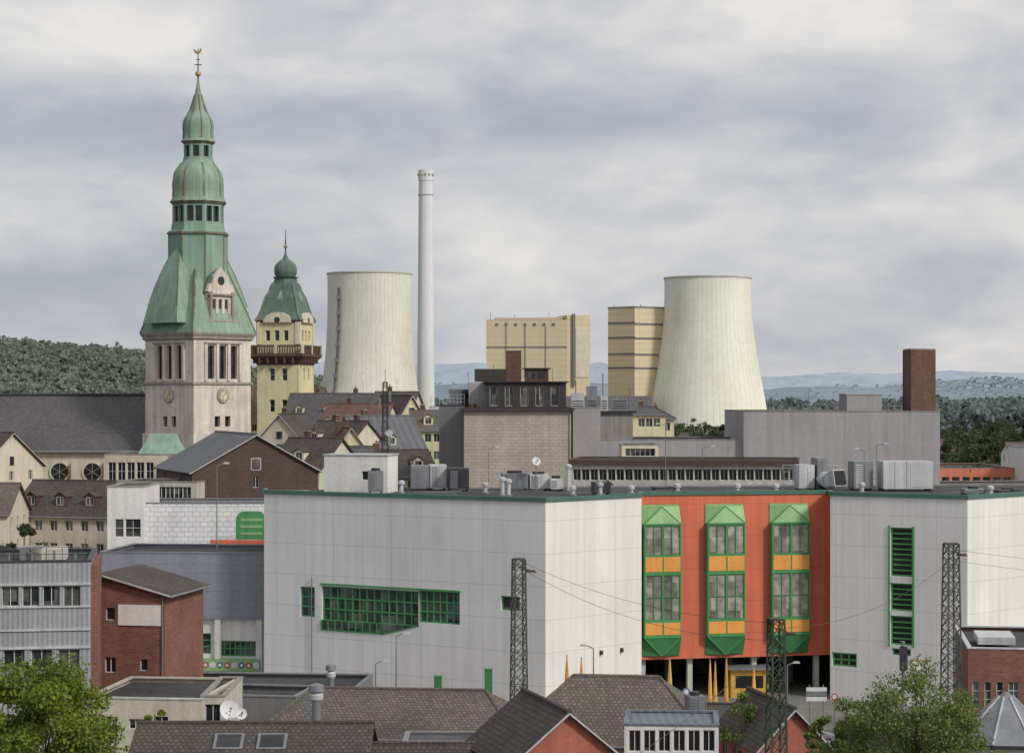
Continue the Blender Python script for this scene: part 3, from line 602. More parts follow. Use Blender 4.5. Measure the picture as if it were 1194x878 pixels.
# ================================================================ TOWN HOUSES
R_=random.Random(3)
H_=house
H_('town_hall',286,368,432,430,16,492,453,'u','yellow_render','brown_tile',6,3,1,2)
H_('town_house',330,430,401,398,12,492,460,'u','yellow_render','slate_roof',5,2,2,3)
H_('town_house',428,476,394,392,12,485,458,'u','cream','brown_tile',4,2,1,1)
H_('town_house',466,494,362,364,14,486,462,'w','yellow_render','brown_tile',3,4,0)
H_('town_house',366,440,360,356,13,508,472,'u','cream','red_tile',5,2,1,3)
H_('town_house',300,352,346,344,12,514,484,'w','beige','brown_tile2',3,3,1)
H_('town_house',346,402,333,328,12,524,492,'u','cream','brown_tile2',4,3,2,2)
H_('town_house',394,424,318,319,12,520,500,'w','yellow_render','red_tile',3,3,1)
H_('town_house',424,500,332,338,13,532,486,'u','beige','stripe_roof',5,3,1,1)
H_('town_house',312,372,298,294,12,548,512,'u','cream','brown_tile2',4,3,1,1)
H_('town_house',370,430,300,300,12,552,522,'u','beige','slate_roof',4,3,1,2)
H_('town_house',430,512,300,304,12,556,526,'u','cream','brown_tile2',4,3,1,2)
H_('town_house',478,520,352,352,12,502,480,'u','yellow_render','brown_tile',3,2,1,1)
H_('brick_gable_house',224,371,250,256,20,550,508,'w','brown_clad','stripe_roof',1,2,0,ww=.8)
H_('gable_house',-25,50,292,308,14,545,506,'w','cream','brown_tile2',3,3,0)
H_('dormer_house',12,150,275,270,13,602,562,'u','beige','brown_tile2',7,3,0,4,dormwall='brown_clad')
H_('town_house',-120,8,262,262,12,600,565,'u','cream','brown_tile',6,3,1,2)
flat('parish_house',122,206,297,294,14,530,'cream',ops=[(126+i*11,135+i*11,539,560,2,2) for i in range(5)],gm='glass_dark')
flat('parish_house',196,240,290,289,12,533,'concrete_light',cols=3)
o=Obj('pavilion_roof'); c=(X(186,300),303); o.lathe('hip_roof','copper_smooth',c,[(4.6,Z(530,300)),(3.2,Z(517,300)),(2.4,Z(506,300))],4,math.radians(-45)); o.lathe('drum','cream',c,[(3.8,10),(3.8,Z(530,300))],4,math.radians(-45)); o.done()
for i in range(46):
    D=R_.uniform(440,760); px=R_.uniform(-80,1080); w=R_.uniform(12,20)*F/D
    wl=R_.choice(['cream','beige','yellow_render','white_plaster']); rf=R_.choice(['brown_tile','brown_tile2','red_tile','slate_roof'])
    h=R_.uniform(8,12); ye=HY+(H-h)*F/D; D1=D+R_.uniform(-6,6)
    H_('distant_house',px,px+w,D,D1,11,ye,HY+(H-h-4.5)*F/(D+5),'u',wl,rf,4,2,1)
# ================================================================ MID BLOCKS
o,fr,zt=flat('apartment_block',541,666,274,274,22,476,'tan_brick',keep=True,trim='dark_clad')
o.box('fascia','dark_clad',fr,-.5,fr.L+.4,-22,.6,zt-.35,zt-.02)
fp=fr.off(0,-3); 
r=fp.rect(566,660,446,474); o.wall(fp,r[0],r[1],zt,r[3],'dark_clad',[(r[0]+.6+i*2.05,r[0]+1.7+i*2.05,zt+.3,r[3]-.5,1+i%2,1) for i in range(5)],part='penthouse')
o.box('penthouse','dark_clad',fp,r[0],r[1],-12,-.3,zt,r[3]-.01); o.box('penthouse_roof','metal_dark',fp,r[0]-.4,r[1]+.4,-12.4,.4,r[3],r[3]+.15)
a,_=fp.uD(553); b,_=fp.uD(590); o.box('penthouse_upper','dark_clad',fp,a,b,-9,-2,r[3]+.15,Z(430,277)); o.box('penthouse_stair','gray_render',fp,a-.8,r[0]-.02,-8,-2,zt,r[3])
a,_=fp.uD(612); b,_=fp.uD(640); o.box('penthouse_upper','brown_clad',fp,a,b,-8,-3,r[3]+.15,Z(430,277)); o.box('roof_rim','metal_dark',fp,a-.3,b+.3,-8.3,-2.7,Z(430,277),Z(430,277)+.15)
for q in (616,628): a,_=fp.uD(q); o.box('penthouse_windows','glass',fp,a,a+.9,-2.99,-2.95,Z(441,277),Z(434,277))
a,_=fp.uD(590); b,_=fp.uD(608); o.box('chimney','red_brick_dark',fp,a,b,-4,-2.2,r[3],Z(409,277)); o.box('chimney_cap','concrete',fp,a-.1,b+.1,-4.1,-2.1,Z(409,277),Z(408,277))
for i in range(18): u=i*fr.L/17; o.beam('railing','metal_dark',fr.P(u,-.2,zt),fr.P(u,-.2,zt+1.1),.03)
for h in (.5,.8,1.1): o.beam('railing','metal_dark',fr.P(0,-.2,zt+h),fr.P(fr.L,-.2,zt+h),.025)
for x in (545,560,575,600,622,645): u,_=fp.uD(x); o.beam('antennas','metal_dark',fp.P(u,-5,zt),fp.P(u,-5,r[3]+R_.uniform(1.5,3.5)),.04)
for x in (550,556): u,_=fp.uD(x); o.lathe('planters','brown_trim',fp.P(u,1,0)[:2],[(.3,zt),(.4,zt+.6)],10)
u,_=fr.uD(664); o.beam('downpipe','metal_gray',fr.P(u,.1,0),fr.P(u,.1,zt-.5),.07,6)
o.done()
o,fr,zt=flat('stair_block',512,541,280,279,20,473,'gray_render_dark',keep=True,trim='metal_dark')
for i in range(8): u=i*fr.L/7; o.beam('railing','metal_light',fr.P(u,-.2,zt),fr.P(u,-.2,zt+1.5),.03)
for h in (.5,1.,1.5): o.beam('railing','metal_light',fr.P(0,-.2,zt+h),fr.P(fr.L,-.2,zt+h),.03)
o.box('plant_room','metal_gray',fr,.8,2.6,-6,-2,zt,zt+2.2)
o.done()
flat('office_block',668,700,284,284,14,476,'gray_render')
flat('office_block',698,728,330,330,14,479,'white_plaster',ops=[(702,724,486,492,5,1),(702,724,498,505,5,1)])
flat('office_block',700,870,292,292,18,513,'gray_render')
flat('shop_building',725,768,270,270,8,519,'cream',ops=[(729,764,523,532,6,1)])
o,fr,zt=flat('department_store',867,1096,291,291,26,480,'gray_render',keep=True)
a,_=fr.uD(989); b,_=fr.uD(1030); o.box('lift_house','gray_render',fr,a,b,-8,-1,zt-.3,Z(460,291)); o.box('lift_house_cap','concrete_light',fr,a-.1,b+.1,-8.1,-.9,Z(460,291),Z(459,291))
for x in (900,930,970,1045): u,_=fr.uD(x); o.beam('roof_vents','metal_gray',fr.P(u,-3,zt-.3),fr.P(u,-3,zt+.7),.15,8)
o.done()
o=Obj('brick_chimney_tower'); fa=Fr(pt(1053,297),pt(1062,291)); fb=Fr(pt(1062,291),pt(1091,294)); z1=Z(408,293)
for f in (fa,fb): o.wall(f,0,f.L,0,z1,'red_brick_dark')
q=[fa.P(0,0,z1),fb.P(0,0,z1),fb.P(fb.L,0,z1),(fb.P(fb.L,0,0)[0]-1,299.5,z1)]
o.wall(Fr(q[2][:2],q[3][:2]),0,Fr(q[2][:2],q[3][:2]).L,0,z1,'red_brick_dark'); o.wall(Fr(q[3][:2],q[0][:2]),0,Fr(q[3][:2],q[0][:2]).L,0,z1,'red_brick_dark')
o.slab('cap','concrete',[(x,y,z1+.18) for x,y,_ in q],.17)
o.beam('downpipe','metal_dark',fa.P(.6,.1,20),fa.P(.6,.1,z1),.06,6)
o.done()
o,fr,zt=flat('arcade_building',664,932,258,254,12,537,'concrete_light',ops=[(668+i*10.1,677+i*10.1,547,560,2,1) for i in range(26)],keep=True,gm='glass_dark',trim='brown_trim',depthw=.5)
r=fr.rect(664,932,537,542); o.box('fascia','brown_clad',fr,0,fr.L,.02,.5,r[2],r[3]); o.done()
for (x0,x1,y,D,w) in ((738,776,484,345,'yellow_render'),(758,786,489,352,'cream')): H_('yellow_house',x0,x1,D,D,9,y,y-7,'u',w,'slate_roof',3,2,1,hip=2)
flat('factory_hall',1094,1182,420,420,30,546,'orange_far',par=.3,ops=[(1098+i*12,1107+i*12,556,564,1,1) for i in range(7)])
flat('warehouse',1212,1290,400,400,25,524,'white_plaster',cols=5)
flat('warehouse',1100,1300,300,304,15,566,'gray_render',cols=8)
H_('white_house',1180,1215,440,440,10,528,517,'u','white_plaster','brown_tile',3,2,0)
o=Obj('rooftop_plant'); f=Fr(pt(664,300),pt(742,300)); zb=Z(479,300)
o.box('deck','metal_dark',f,0,f.L,-8,0,zb-.3,zb)
o.box('deck_support','concrete',f,.5,f.L-.5,-7.5,-.5,0,zb-.3)
for i,(a,b,h) in enumerate(((.3,2.2,2.6),(2.6,4.1,3.6),(4.6,5.7,2.2),(6.4,8.6,1.7))):
    o.box('units',('metal_light','metal_gray')[i%2],f,a,b,-4,-1-.3*i,zb,zb+h)
    for j in range(4): o.box('louvres','metal_dark',f,a+.15,b-.15,-1-.3*i+.01,-.95-.3*i,zb+.3+j*.35,zb+.42+j*.35)
for u in (1,3,5,7,9): o.beam('pipes','metal_gray',f.P(u,-3,zb),f.P(u,-3,zb+3.5+u%3),.09,6)
for u in range(10): o.beam('railing','metal_gray',f.P(u,-.1,zb),f.P(u,-.1,zb+1.1),.03)
o.beam('railing','metal_gray',f.P(0,-.1,zb+1.1),f.P(f.L,-.1,zb+1.1),.03)
o.done()
# ================================================================ MALL
zr=20.39
A=pt(308,206);B=pt(636,190);Cc=pt(748,199);Da=pt(748,202);E=pt(968,206);E2=pt(968,202);G=pt(1128,195);Hh=pt(1300,214)
o=Obj('shopping_centre')
fAB=Fr(A,B); fBC=Fr(B,Cc); fO=Fr(Da,E); fR=Fr(E2,G); fG=Fr(G,Hh)
def R(f,x0,x1,y0,y1,*a): return (*f.rect(x0,x1,y0,y1),*a)
o.wall(fAB,0,fAB.L,0,zr,'white_panel',[R(fAB,350,367,684,719,2,3),R(fAB,375,488,686,727,13,3),R(fAB,488,536,689,727,6,3),R(fAB,584,606,695,712,2,1)],fm='green_frame',gm='glass_green',bar=.13,depth=.3)
u0,_=fAB.uD(375);u1,D1=fAB.uD(448);u2,D2=fAB.uD(487); zt=Z(727,D1);zb=Z(739,D1)
o.prism('window_frames','green_frame',fAB,[(u0,zb-.05),(u1,zb-.05),(u2+.2,zt),(u0,zt)],-.1,.06)
o.prism('window_glass','glass_green',fAB,[(u0+.15,zb+.1),(u1-.05,zb+.1),(u2-.5,zt-.02),(u0+.15,zt-.02)],.06,.08)
for i in range(10): 
    u=u0+(u1-u0)*i/9; o.box('window_frames','green_frame',fAB,u-.06,u+.06,.08,.12,zb,zt)
r=fAB.rect(375,536,686,727)
o.box('window_surround','green_frame',fAB,r[0]-.1,r[1]+.1,.004,.08,r[3],r[3]+.18); 
o.wall(fBC,0,fBC.L,0,zr,'white_panel_sunlit',[],fm='green_frame')
o.wall(fR,0,fR.L,0,zr,'white_panel',[R(fR,1038,1064,615,672,1,9),R(fR,1038,1064,680,712,1,5),R(fR,1038,1064,718,752,1,5),R(fR,970,999,761,777,3,2),R(fR,1040,1062,756,764,1,1)],fm='green_frame',gm='glass_dark',bar=.16,depth=.3)
o.wall(fG,0,fG.L,0,zr,'white_panel_sunlit')
r=fR.rect(1036,1066,613,754)
for a,b in ((r[0],r[0]+.15),(r[1]-.15,r[1])): o.box('window_surround','green_frame',fR,a,b,.004,.12,r[2],r[3])
fs=Fr(Cc,Da); o.wall(fs,0,fs.L,0,zr,'white_panel_sunlit'); fs2=Fr(E,E2); o.wall(fs2,0,fs2.L,0,zr,'white_panel')
zo=Z(766,204)
o.wall(fO,0,fO.L,zo,zr,'orange_panel',part='orange_facade')
bk0=pt(742,219);bk1=pt(975,221); fb=Fr(bk0,bk1)
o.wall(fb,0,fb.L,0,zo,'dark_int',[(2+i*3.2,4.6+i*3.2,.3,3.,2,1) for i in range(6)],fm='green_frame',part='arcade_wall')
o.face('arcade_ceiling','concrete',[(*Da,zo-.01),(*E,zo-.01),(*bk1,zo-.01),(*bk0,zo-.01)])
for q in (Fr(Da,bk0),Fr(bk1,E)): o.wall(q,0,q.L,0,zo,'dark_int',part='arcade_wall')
for x in (752,807,882,955):
    u,_=fO.uD(x); o.box('columns','concrete_light',fO,u-.25,u+.25,-1.2,-.7,0,zo-.02)
    o.box('columns','concrete',fO,u-.3,u+.3,-9.2,-8.6,0,zo-.02)
for x0,x1 in ((748.5,791.5),(822,866),(897,941)):
    u0,_=fO.uD(x0);u1,_=fO.uD(x1); pr=.9; fw=fO.off(0,pr); zy=lambda y: Z(y,203)
    um=(u0+u1)/2
    o.box('bay_backing','green_light',fO,u0,u1,.004,.08,zy(610),zy(588)); o.box('bay_backing','green_dark',fO,u0,u1,.004,.08,zy(764),zy(741))
    for uu in (u0,u1-.1): o.box('bay_sides','green_frame',fO,uu,uu+.1,.09,pr-.05,zy(741),zy(610))
    o.wall(fw,u0,u1,zy(741),zy(610),'green_frame',[(u0+.12,um-.07,zy(646),zy(612),2,1),(um+.07,u1-.12,zy(646),zy(612),2,1),
        (u0+.12,um-.07,zy(721),zy(669),2,2),(um+.07,u1-.12,zy(721),zy(669),2,2)],fm='green_dark',gm='glass_blind',bar=.07,depth=.12,part='bay_front')
    for a,b in ((u0+.12,um-.07),(um+.07,u1-.12)):
        o.box('bay_panels','yellow_panel',fw,a,b,.003,.05,zy(665),zy(648)); o.box('bay_panels','yellow_panel',fw,a,b,.003,.05,zy(738),zy(724))
    for zz,za,m1 in ((zy(610),zy(590),'green_light'),(zy(741),zy(763),'green_dark')):
        a=fO.P(u0,pr,zz);b=fO.P(u1,pr,zz);c0=fO.P(u0,.09,zz);c1=fO.P(u1,.09,zz); ap=fO.P(u0,.1,za); aq=fO.P(u1,.1,za); am=fO.P(um,pr*.55,za)
        o.face('bay_awning',m1,[a,b,am]); o.face('bay_awning',m1,[c0,a,am,ap]); o.face('bay_awning',m1,[b,c1,aq,am]); o.face('bay_awning',m1,[ap,am,aq])
        o.beam('bay_ribs','green_frame',a,am,.06); o.beam('bay_ribs','green_frame',b,am,.06); o.beam('bay_ribs','green_frame',a,b,.07)
back=[(X(1300,226),226),(X(900,224),224),(X(640,221),221),(X(480,217),217),(X(310,209),209)]
poly=[A,B,Cc,Da,E,E2,G,Hh]+back
o.face('roof','gravel_roof',[(x,y,zr-.35) for x,y in poly])
for i in range(len(poly)):
    p=poly[i];q=poly[(i+1)%len(poly)]; f=Fr(p,q)
    if i>=7: o.wall(f,0,f.L,0,zr-.5,'white_plaster')
    if i<8 or i==12: o.box('green_cornice','green_trim',f,-.12,f.L+.12,-.25,.14+i*.001,zr-.3,zr+.08+.002*i)
    else: o.box('rear_coping','concrete',f,0,f.L,-.2,.1,zr-.5,zr-.2+.002*i)
for q in range(26):
    x=R_.uniform(-22,60); y=R_.uniform(207,214)
    o.beam('roof_cables','metal_gray',(x,y,zr-.3),(x+R_.uniform(2,5),y+R_.uniform(-1,1),zr-.3),.05)
o.beam('downpipe','metal_gray',fAB.P(fAB.uD(364)[0],.12,0),fAB.P(fAB.uD(364)[0],.12,12),.05,6)
for x in (700,724): u,_=fBC.uD(x); o.box('wall_lamps','metal_dark',fBC,u-.12,u+.12,.01,.25,Z(800,195)+3,Z(800,195)+3.4)
o.done()
ZR=zr-.35
def hvac(x0,x1,yt,D,dep=2.5,m='metal_light',fan=True,name='rooftop_air_conditioner',lv='metal_gray'):
    D=min(D,213) if D>200 else D
    o=Obj(name); f=Fr(pt(x0,D),pt(x1,D+.2)); z1=Z(yt,D); L=f.L; h=z1-ZR
    o.box('casing',m,f,0,L,-dep,0,ZR+.25,z1); 
    for u in (.1,L-.25): o.box('feet','metal_dark',f,u,u+.15,-dep+.1,-.1,ZR,ZR+.25)
    n=max(2,int(h/.22))
    if lv:
        for j in range(n-1): o.box('louvres',lv,f,L*.08,L*.45,.003,.06,ZR+.4+j*.2,ZR+.5+j*.2)
    o.box('access_panel',m,f,L*.55,L*.92,.003,.04,ZR+.45,z1-.2)
    for q in range(1,max(2,int(L/1.2))): o.box('panel_seams','metal_gray',f,q*1.2-.02,q*1.2+.02,.002,.02,ZR+.3,z1-.05)
    if fan: o.beam('fan_cowl','metal_dark',f.P(L*.5,-dep/2,z1),f.P(L*.5,-dep/2,z1+.25),min(L,dep)*.32,14)
    o.done()
def vent(x,yt,D,r=.3,m='metal_light',zb=None):
    D=min(D,212); o=Obj('roof_vent'); p=pt(x,D); z1=max(Z(yt,D),ZR+.9); zb=ZR if zb is None else zb
    o.beam('pipe',m,(*p,zb),(*p,z1-.3),r*.7,12); o.lathe('cowl',m,p,[(r*.7,z1-.45),(r*1.15,z1-.4),(r*1.15,z1-.12),(r*.4,z1)],14); o.lathe('flange','metal_gray',p,[(r*1.3,zb),(r*1.3,zb+.12),(r*.7,zb+.2)],14); o.done()
o=Obj('roof_penthouse'); f=Fr(pt(378,209.5),pt(451,208)); z1=Z(531,209); o.wall(f,0,f.L,ZR,z1,'white_plaster',[(f.L*.6,f.L*.72,ZR+1.3,ZR+2.2,1,1)],gm='glass_dark'); o.box('body','white_plaster',f,.01,f.L-.01,-4,-.3,ZR,z1-.01); o.box('coping','metal_light',f,-.1,f.L+.1,-4.1,.1,z1,z1+.12)
o.box('grille','metal_dark',f,f.L*.78,f.L*.93,.003,.06,ZR+1.3,ZR+1.8); o.done()
hvac(430,447,549,205,1.4,'metal_gray'); hvac(480,502,543,213,2.5,'metal_gray',False); hvac(502,521,542,213,2.5,'metal_light',False); hvac(523,547,546,211,2.5,'metal_dark',False)
hvac(586,616,552,213,2.5,'metal_gray'); hvac(618,640,553,213,2,'metal_light'); hvac(642,658,558,212,2)
for x,y,D in ((586,556,202),(593,558,202),(700,562,203),(663,541,212),(668,566,203),(736,568,206),(468,560,207),(566,562,207),(1005,562,208),(860,567,210),(905,568,210),(790,568,210),(1155,566,203)): vent(x,y,D)
hvac(692,712,562,203,1.6,'metal_dark',False)
hvac(932,950,542,213,2.2,'metal_light',False,lv=None); hvac(953,964,534,213,2.,'metal_gray',False); hvac(996,1018,538,213,2.5,'metal_gray',False,lv='metal_light'); hvac(1030,1088,538,212,3,'metal_light',False,lv=None)
hvac(1125,1150,570,203,1.6,'metal_gray'); hvac(1165,1192,572,205,2,'metal_dark'); hvac(762,792,568,212,2,'metal_dark',False)
o=Obj('ventilation_duct'); p=pt(968,209)
o.beam('duct','metal_light',(p[0],p[1]+5,ZR+1.2),(p[0],p[1]+1.5,ZR+1.2),.8,20); o.beam('cowl','metal_light',(p[0],p[1]+1.5,ZR+1.2),(p[0]+1.0,p[1]+.2,ZR+1.5),.8,4,1.2); o.beam('opening','black',(p[0]+1.0,p[1]+.2,ZR+1.5),(p[0]+1.05,p[1]+.13,ZR+1.52),1.05,4)
o.box('support','metal_dark',Fr((p[0]-.8,p[1]+3),(p[0]+.8,p[1]+3)),0,1.6,-.8,0,ZR,ZR+.5)
for i in range(12): o.beam('railing','metal_light',(p[0]-4+i*1.,p[1]+6,ZR),(p[0]-4+i*1.,p[1]+6,ZR+2.6),.03)
for h in (1.2,1.9,2.6): o.beam('railing','metal_light',(p[0]-4,p[1]+6,ZR+h),(p[0]+7,p[1]+6,ZR+h),.03)
o.done()
def dish(x,y,D,r,name='satellite_dish'):
    o=Obj(name); p=pt(x,D); z=Z(y,D); zb=ZR if D>195 else z-1.2
    o.beam('post','metal_gray',(*p,zb),(*p,z),.06,6); 
    n=20; ax=Vector((.35,-.85,.35)).normalized(); a=ax.cross(Vector((0,0,1))).normalized(); b=ax.cross(a)
    c=Vector((*p,z)); prev=None
    for j in range(5):
        rr=r*j/4+.01; dd=(rr/r)**2*r*.28; ring=[tuple(c+ax*dd+(a*math.cos(2*math.pi*i/n)+b*math.sin(2*math.pi*i/n))*rr) for i in range(n)]
        if prev:
            for i in range(n): o.face('reflector','white_paint',[prev[i],prev[(i+1)%n],ring[(i+1)%n],ring[i]])
        prev=ring
    o.beam('feed_arm','metal_gray',tuple(c+Vector((0,0,-r*.9))),tuple(c+ax*r*.9),.03); o.beam('feed_horn','metal_dark',tuple(c+ax*r*.8),tuple(c+ax*r*.95),.08,8); o.done()
dish(625,538,212,.45)
def lattice(name,x,D,yt,w0,w1,mat,zb=0,seg=1.1,leg=.06,br=.03,rot=0.3):
    o=Obj(name); p=pt(x,D); zt=Z(yt,D); n=max(3,int((zt-zb)/seg)); prev=None
    for i in range(n+1):
        t=i/n; w=(w0+(w1-w0)*t)/2; z=zb+(zt-zb)*t
        c=[(p[0]+w*1.414*math.cos(rot+math.pi/2*q+math.pi/4),p[1]+w*1.414*math.sin(rot+math.pi/2*q+math.pi/4),z) for q in range(4)]
        if prev:
            for q in range(4):
                o.beam('legs',mat,prev[q],c[q],leg,4,cap=False); o.beam('bracing',mat,prev[q],c[(q+1)%4],br,4,cap=False); o.beam('bracing',mat,prev[(q+1)%4],c[q],br,4,cap=False)
                if i%2==0: o.beam('bracing',mat,c[q],c[(q+1)%4],br,4,cap=False)
        prev=c
    o.beam('cap',mat,(p[0],p[1],zt-.05),(p[0],p[1],zt+.08),w1*.8,4)
    if zb==0: o.lathe('foundation','concrete',p,[(w0*.9,0),(w0*.9,.5)],4,rot+math.pi/4)
    return o,p,zt
o,p,z=lattice('antenna_mast',449,240,446,.8,.45,'metal_dark',zb=18,seg=.8,leg=.045,br=.025)
for y,s in ((462,1),(470,-1),(480,1),(498,-1),(514,1)):
    zz=Z(y,240); o.beam('arms','metal_dark',(p[0]-.6,p[1]-.2,zz),(p[0]+.6,p[1]-.2,zz),.03); 
    o.box('antenna_panels','metal_gray',Fr((p[0]+.6*s-.1,p[1]-.3),(p[0]+.6*s+.1,p[1]-.3)),0,.2,0,.1,zz-.6,zz+.6)
o.beam('whip','metal_dark',(p[0],p[1],z),(p[0],p[1],z+1.5),.04)
o.beam('microwave_drum','metal_light',(p[0]+.5,p[1]-.6,Z(505,240)),(p[0]+.5,p[1]-.2,Z(505,240)),.4,16)
o.box('base','concrete',Fr((p[0]-1,p[1]-1),(p[0]+1,p[1]-1)),0,2,-2,0,0,18); o.done()
mm=[]
for x,D,yt,w in ((605,140,652,1.0),(905,118,722,1.0),(1109,150,634,1.15)):
    o,p,z=lattice('catenary_mast',x,D,yt,w*1.15,w*.72,'mast_green' if x==905 else 'mast_steel',seg=.85,leg=.075,br=.032); mm.append((p,z))
    o.beam('insulator','brown_trim',(p[0]+.4,p[1],z-.8),(p[0]+1.1,p[1],z-.8),.09,8); o.beam('bracket','mast_steel',(p[0],p[1],z-.5),(p[0]+1.2,p[1],z-.9),.05); o.done()
def wire(name,P,Q,sag=.8,r=.014,n=14):
    o=Obj(name); P=Vector(P);Q=Vector(Q); prev=None
    for i in range(n+1):
        t=i/n; v=P.lerp(Q,t)-Vector((0,0,4*sag*t*(1-t)))
        if prev is not None: o.beam('cable','wire',prev,v,r,4,cap=False)
        prev=v
    o.done()
a,b,c=mm
wire('overhead_wire',(a[0][0],a[0][1],a[1]-.5),(b[0][0],b[0][1],b[1]-1.2),1.2); wire('overhead_wire',(a[0][0]+.3,a[0][1],a[1]-.2),(b[0][0]+.3,b[0][1],b[1]-.2),.9)
wire('overhead_wire',(b[0][0],b[0][1],b[1]-.5),(c[0][0],c[0][1],c[1]-1.2),1.2)
wire('overhead_wire',(c[0][0],c[0][1],c[1]-.4),(c[0][0]+34,c[0][1]-12,c[1]-.6),1.); wire('overhead_wire',(c[0][0],c[0][1],c[1]-1.2),(c[0][0]+34,c[0][1]-12,c[1]-1.6),1.)
wire('overhead_wire',(b[0][0],b[0][1],b[1]-1.2),(b[0][0]-16,b[0][1]-45,b[1]-3),.8)
# ================================================================ LEFT EXTENSION
o,fr,zt=flat('mall_annex',116,309,212,210,12,645,'gray_corr_blue',base=Z(722,210),keep=True,trim='metal_gray')
zl=Z(722,210); fl=fr.off(0,-.6)
o.wall(fl,0,fr.L,0,zl,'white_plaster',[(*fl.rect(255,305,747,765),8,2),(*fl.rect(234,246,738,762),1,3),(*fl.rect(210,300,783,806),6,1)],fm='green_frame',gm='glass_green',bar=.12,part='lower_walls')
o.face('soffit','concrete',[fr.P(0,0,zl),fr.P(fr.L,0,zl),fr.P(fr.L,-1,zl),fr.P(0,-1,zl)])
r=fl.rect(210,305,767,781); o.box('fascia_sign','green_light',fl,r[0],r[1],.02,.7,r[2],r[3])
for i in range(11):
    u=r[0]+.6+i*(r[1]-r[0]-1)/10; o.beam('sign_roundels',('red_sign','white_paint','blue_sign')[i%3],fl.P(u,.7,(r[2]+r[3])/2),fl.P(u,.74,(r[2]+r[3])/2),.32,14)
    o.beam('sign_roundels','white_paint',fl.P(u,.74,(r[2]+r[3])/2),fl.P(u,.76,(r[2]+r[3])/2),.17,12)
for x in (198,255,303): u,_=fl.uD(x); o.box('piers','white_plaster',fl,u-.3,u+.3,.02,.5,0,zl-.02)
o.done()
flat('market_hall',164,335,227,227,10,587,'white_tile',trim='metal_gray')
o,fr,zt=flat('market_hall',125,168,226,226,10,568,'white_plaster',ops=[(134,144,605,626,1,2),(146,164,605,626,2,2)])
flat('market_hall',136,230,250,248,8,562,'concrete_light',cols=8)
o=Obj('shop_sign'); f=Fr(pt(275,223.5),pt(310,223.5)); L=f.L; z0=Z(629,223.5); z1=Z(596,223.5)
pts=[(0,z0)]+[(L,z0)]+[(L,z1-1)]+[(L-.9+.9*math.cos(t*math.pi/2/5),z1-1+1*math.sin(t*math.pi/2/5)) for t in range(6)]+[(.9-.9*math.sin(t*math.pi/2/5),z1-1+1*math.cos(t*math.pi/2/5)) for t in range(6)]
o.prism('sign_board','green_frame',f,pts,-.3,0)
for j in range(3): o.box('lettering','green_light',f,.5,L-.4,.003,.06,z0+.5+j*.75,z0+.8+j*.75)
for u in (.4,L-.4): o.beam('posts','metal_gray',f.P(u,-.15,0),f.P(u,-.15,z0),.08,6)
f=Fr(pt(245,223),pt(309,222.8)); o.box('orange_band','orange_panel',f,0,f.L,-.3,0.01,Z(637,223),Z(629.5,223)); o.done()
# ================================================================ LEFT FOREGROUND
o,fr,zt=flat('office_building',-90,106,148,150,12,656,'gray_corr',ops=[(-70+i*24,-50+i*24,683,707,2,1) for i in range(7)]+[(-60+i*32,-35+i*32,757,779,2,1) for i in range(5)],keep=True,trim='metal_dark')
for y0,y1 in ((680,683),(707,709),(734,736),(754,757)):
    r=fr.rect(-85,106,y0,y1); o.box('sills','metal_light',fr,r[0],r[1],.01,.12,r[2],r[3])
for x in range(-80,106,19): u,_=fr.uD(x); o.beam('railing','metal_dark',fr.P(u,-1,zt),fr.P(u,-1,zt+1.),.03)
for h in (.5,1.): o.beam('railing','metal_dark',fr.P(0,-1,zt+h),fr.P(fr.L,-1,zt+h),.03)
o.box('roof_box','metal_gray',fr,6.4,8,-9,-6,zt-.3,zt+.6); o.box('roof_box','concrete_light',fr,fr.L-5,fr.L-2,-9,-6,zt-.3,zt+.5)
o.box('side_clad','red_brick',fr,fr.L+.01,fr.L+.45,-11.5,-.2,0,zt-.3)
for q in range(7): o.beam('roof_pipes','metal_gray',fr.P(1+q*1.6,-3-q%3,zt-.3),fr.P(1+q*1.6,-3-q%3,zt+.3+.2*(q%2)),.1,8)
o.done()
o=Obj('brick_house'); f=Fr(pt(117,162),pt(192,161)); L=f.L; za=Z(671,162);zb=Z(694,161)
o.wall(f,0,L,0,zb,'red_brick',[(*f.rect(123,134,708,723),1,1),(*f.rect(122,135,766,784),2,1),(*f.rect(163,172,768,782),1,1)],fm='white_paint',gm='glass_dark')
o.face('walls','red_brick',[f.P(0,0,zb),f.P(L,0,zb),f.P(0,0,za)])
r=f.rect(138,188,705,729); o.box('white_board','white_plaster',f,r[0],r[1],.004,.1,r[2],r[3])
for a,b in (((L,0),(L,-9)),((L,-9),(0,-9)),((0,-9),(0,0))):
    q=Fr(f.P(a[0],a[1],0)[:2],f.P(b[0],b[1],0)[:2]); o.wall(q,0,q.L,0,zb,'red_brick')
o.face('walls','red_brick',[f.P(0,-9,zb),f.P(L,-9,zb),f.P(0,-9,za)]); o.face('walls','red_brick',[f.P(0,0,zb),f.P(0,-9,zb),f.P(0,-9,za),f.P(0,0,za)])
o.slab('roof','brown_tile2',[f.P(-.2,.4,za+.2),f.P(L+.6,.4,zb-.0),f.P(L+.6,-9.3,zb-.0),f.P(-.2,-9.3,za+.2)],.2)
o.beam('verge_trim','metal_light',f.P(-.2,.43,za+.16),f.P(L+.6,.43,zb-.04),.08,4)
o.beam('gutter','metal_gray',f.P(L+.65,.4,zb-.08),f.P(L+.65,-9,zb-.08),.08,6); o.beam('downpipe','metal_gray',f.P(L-.15,.1,0),f.P(L-.15,.1,zb-.1),.06,6)
o.done()
flat('garage_building',100,236,150,149,11,815,'beige',ops=[(109,137,835,863,4,3),(180,196,835,860,2,2),(150,172,838,850,3,1)],trim='concrete_light')
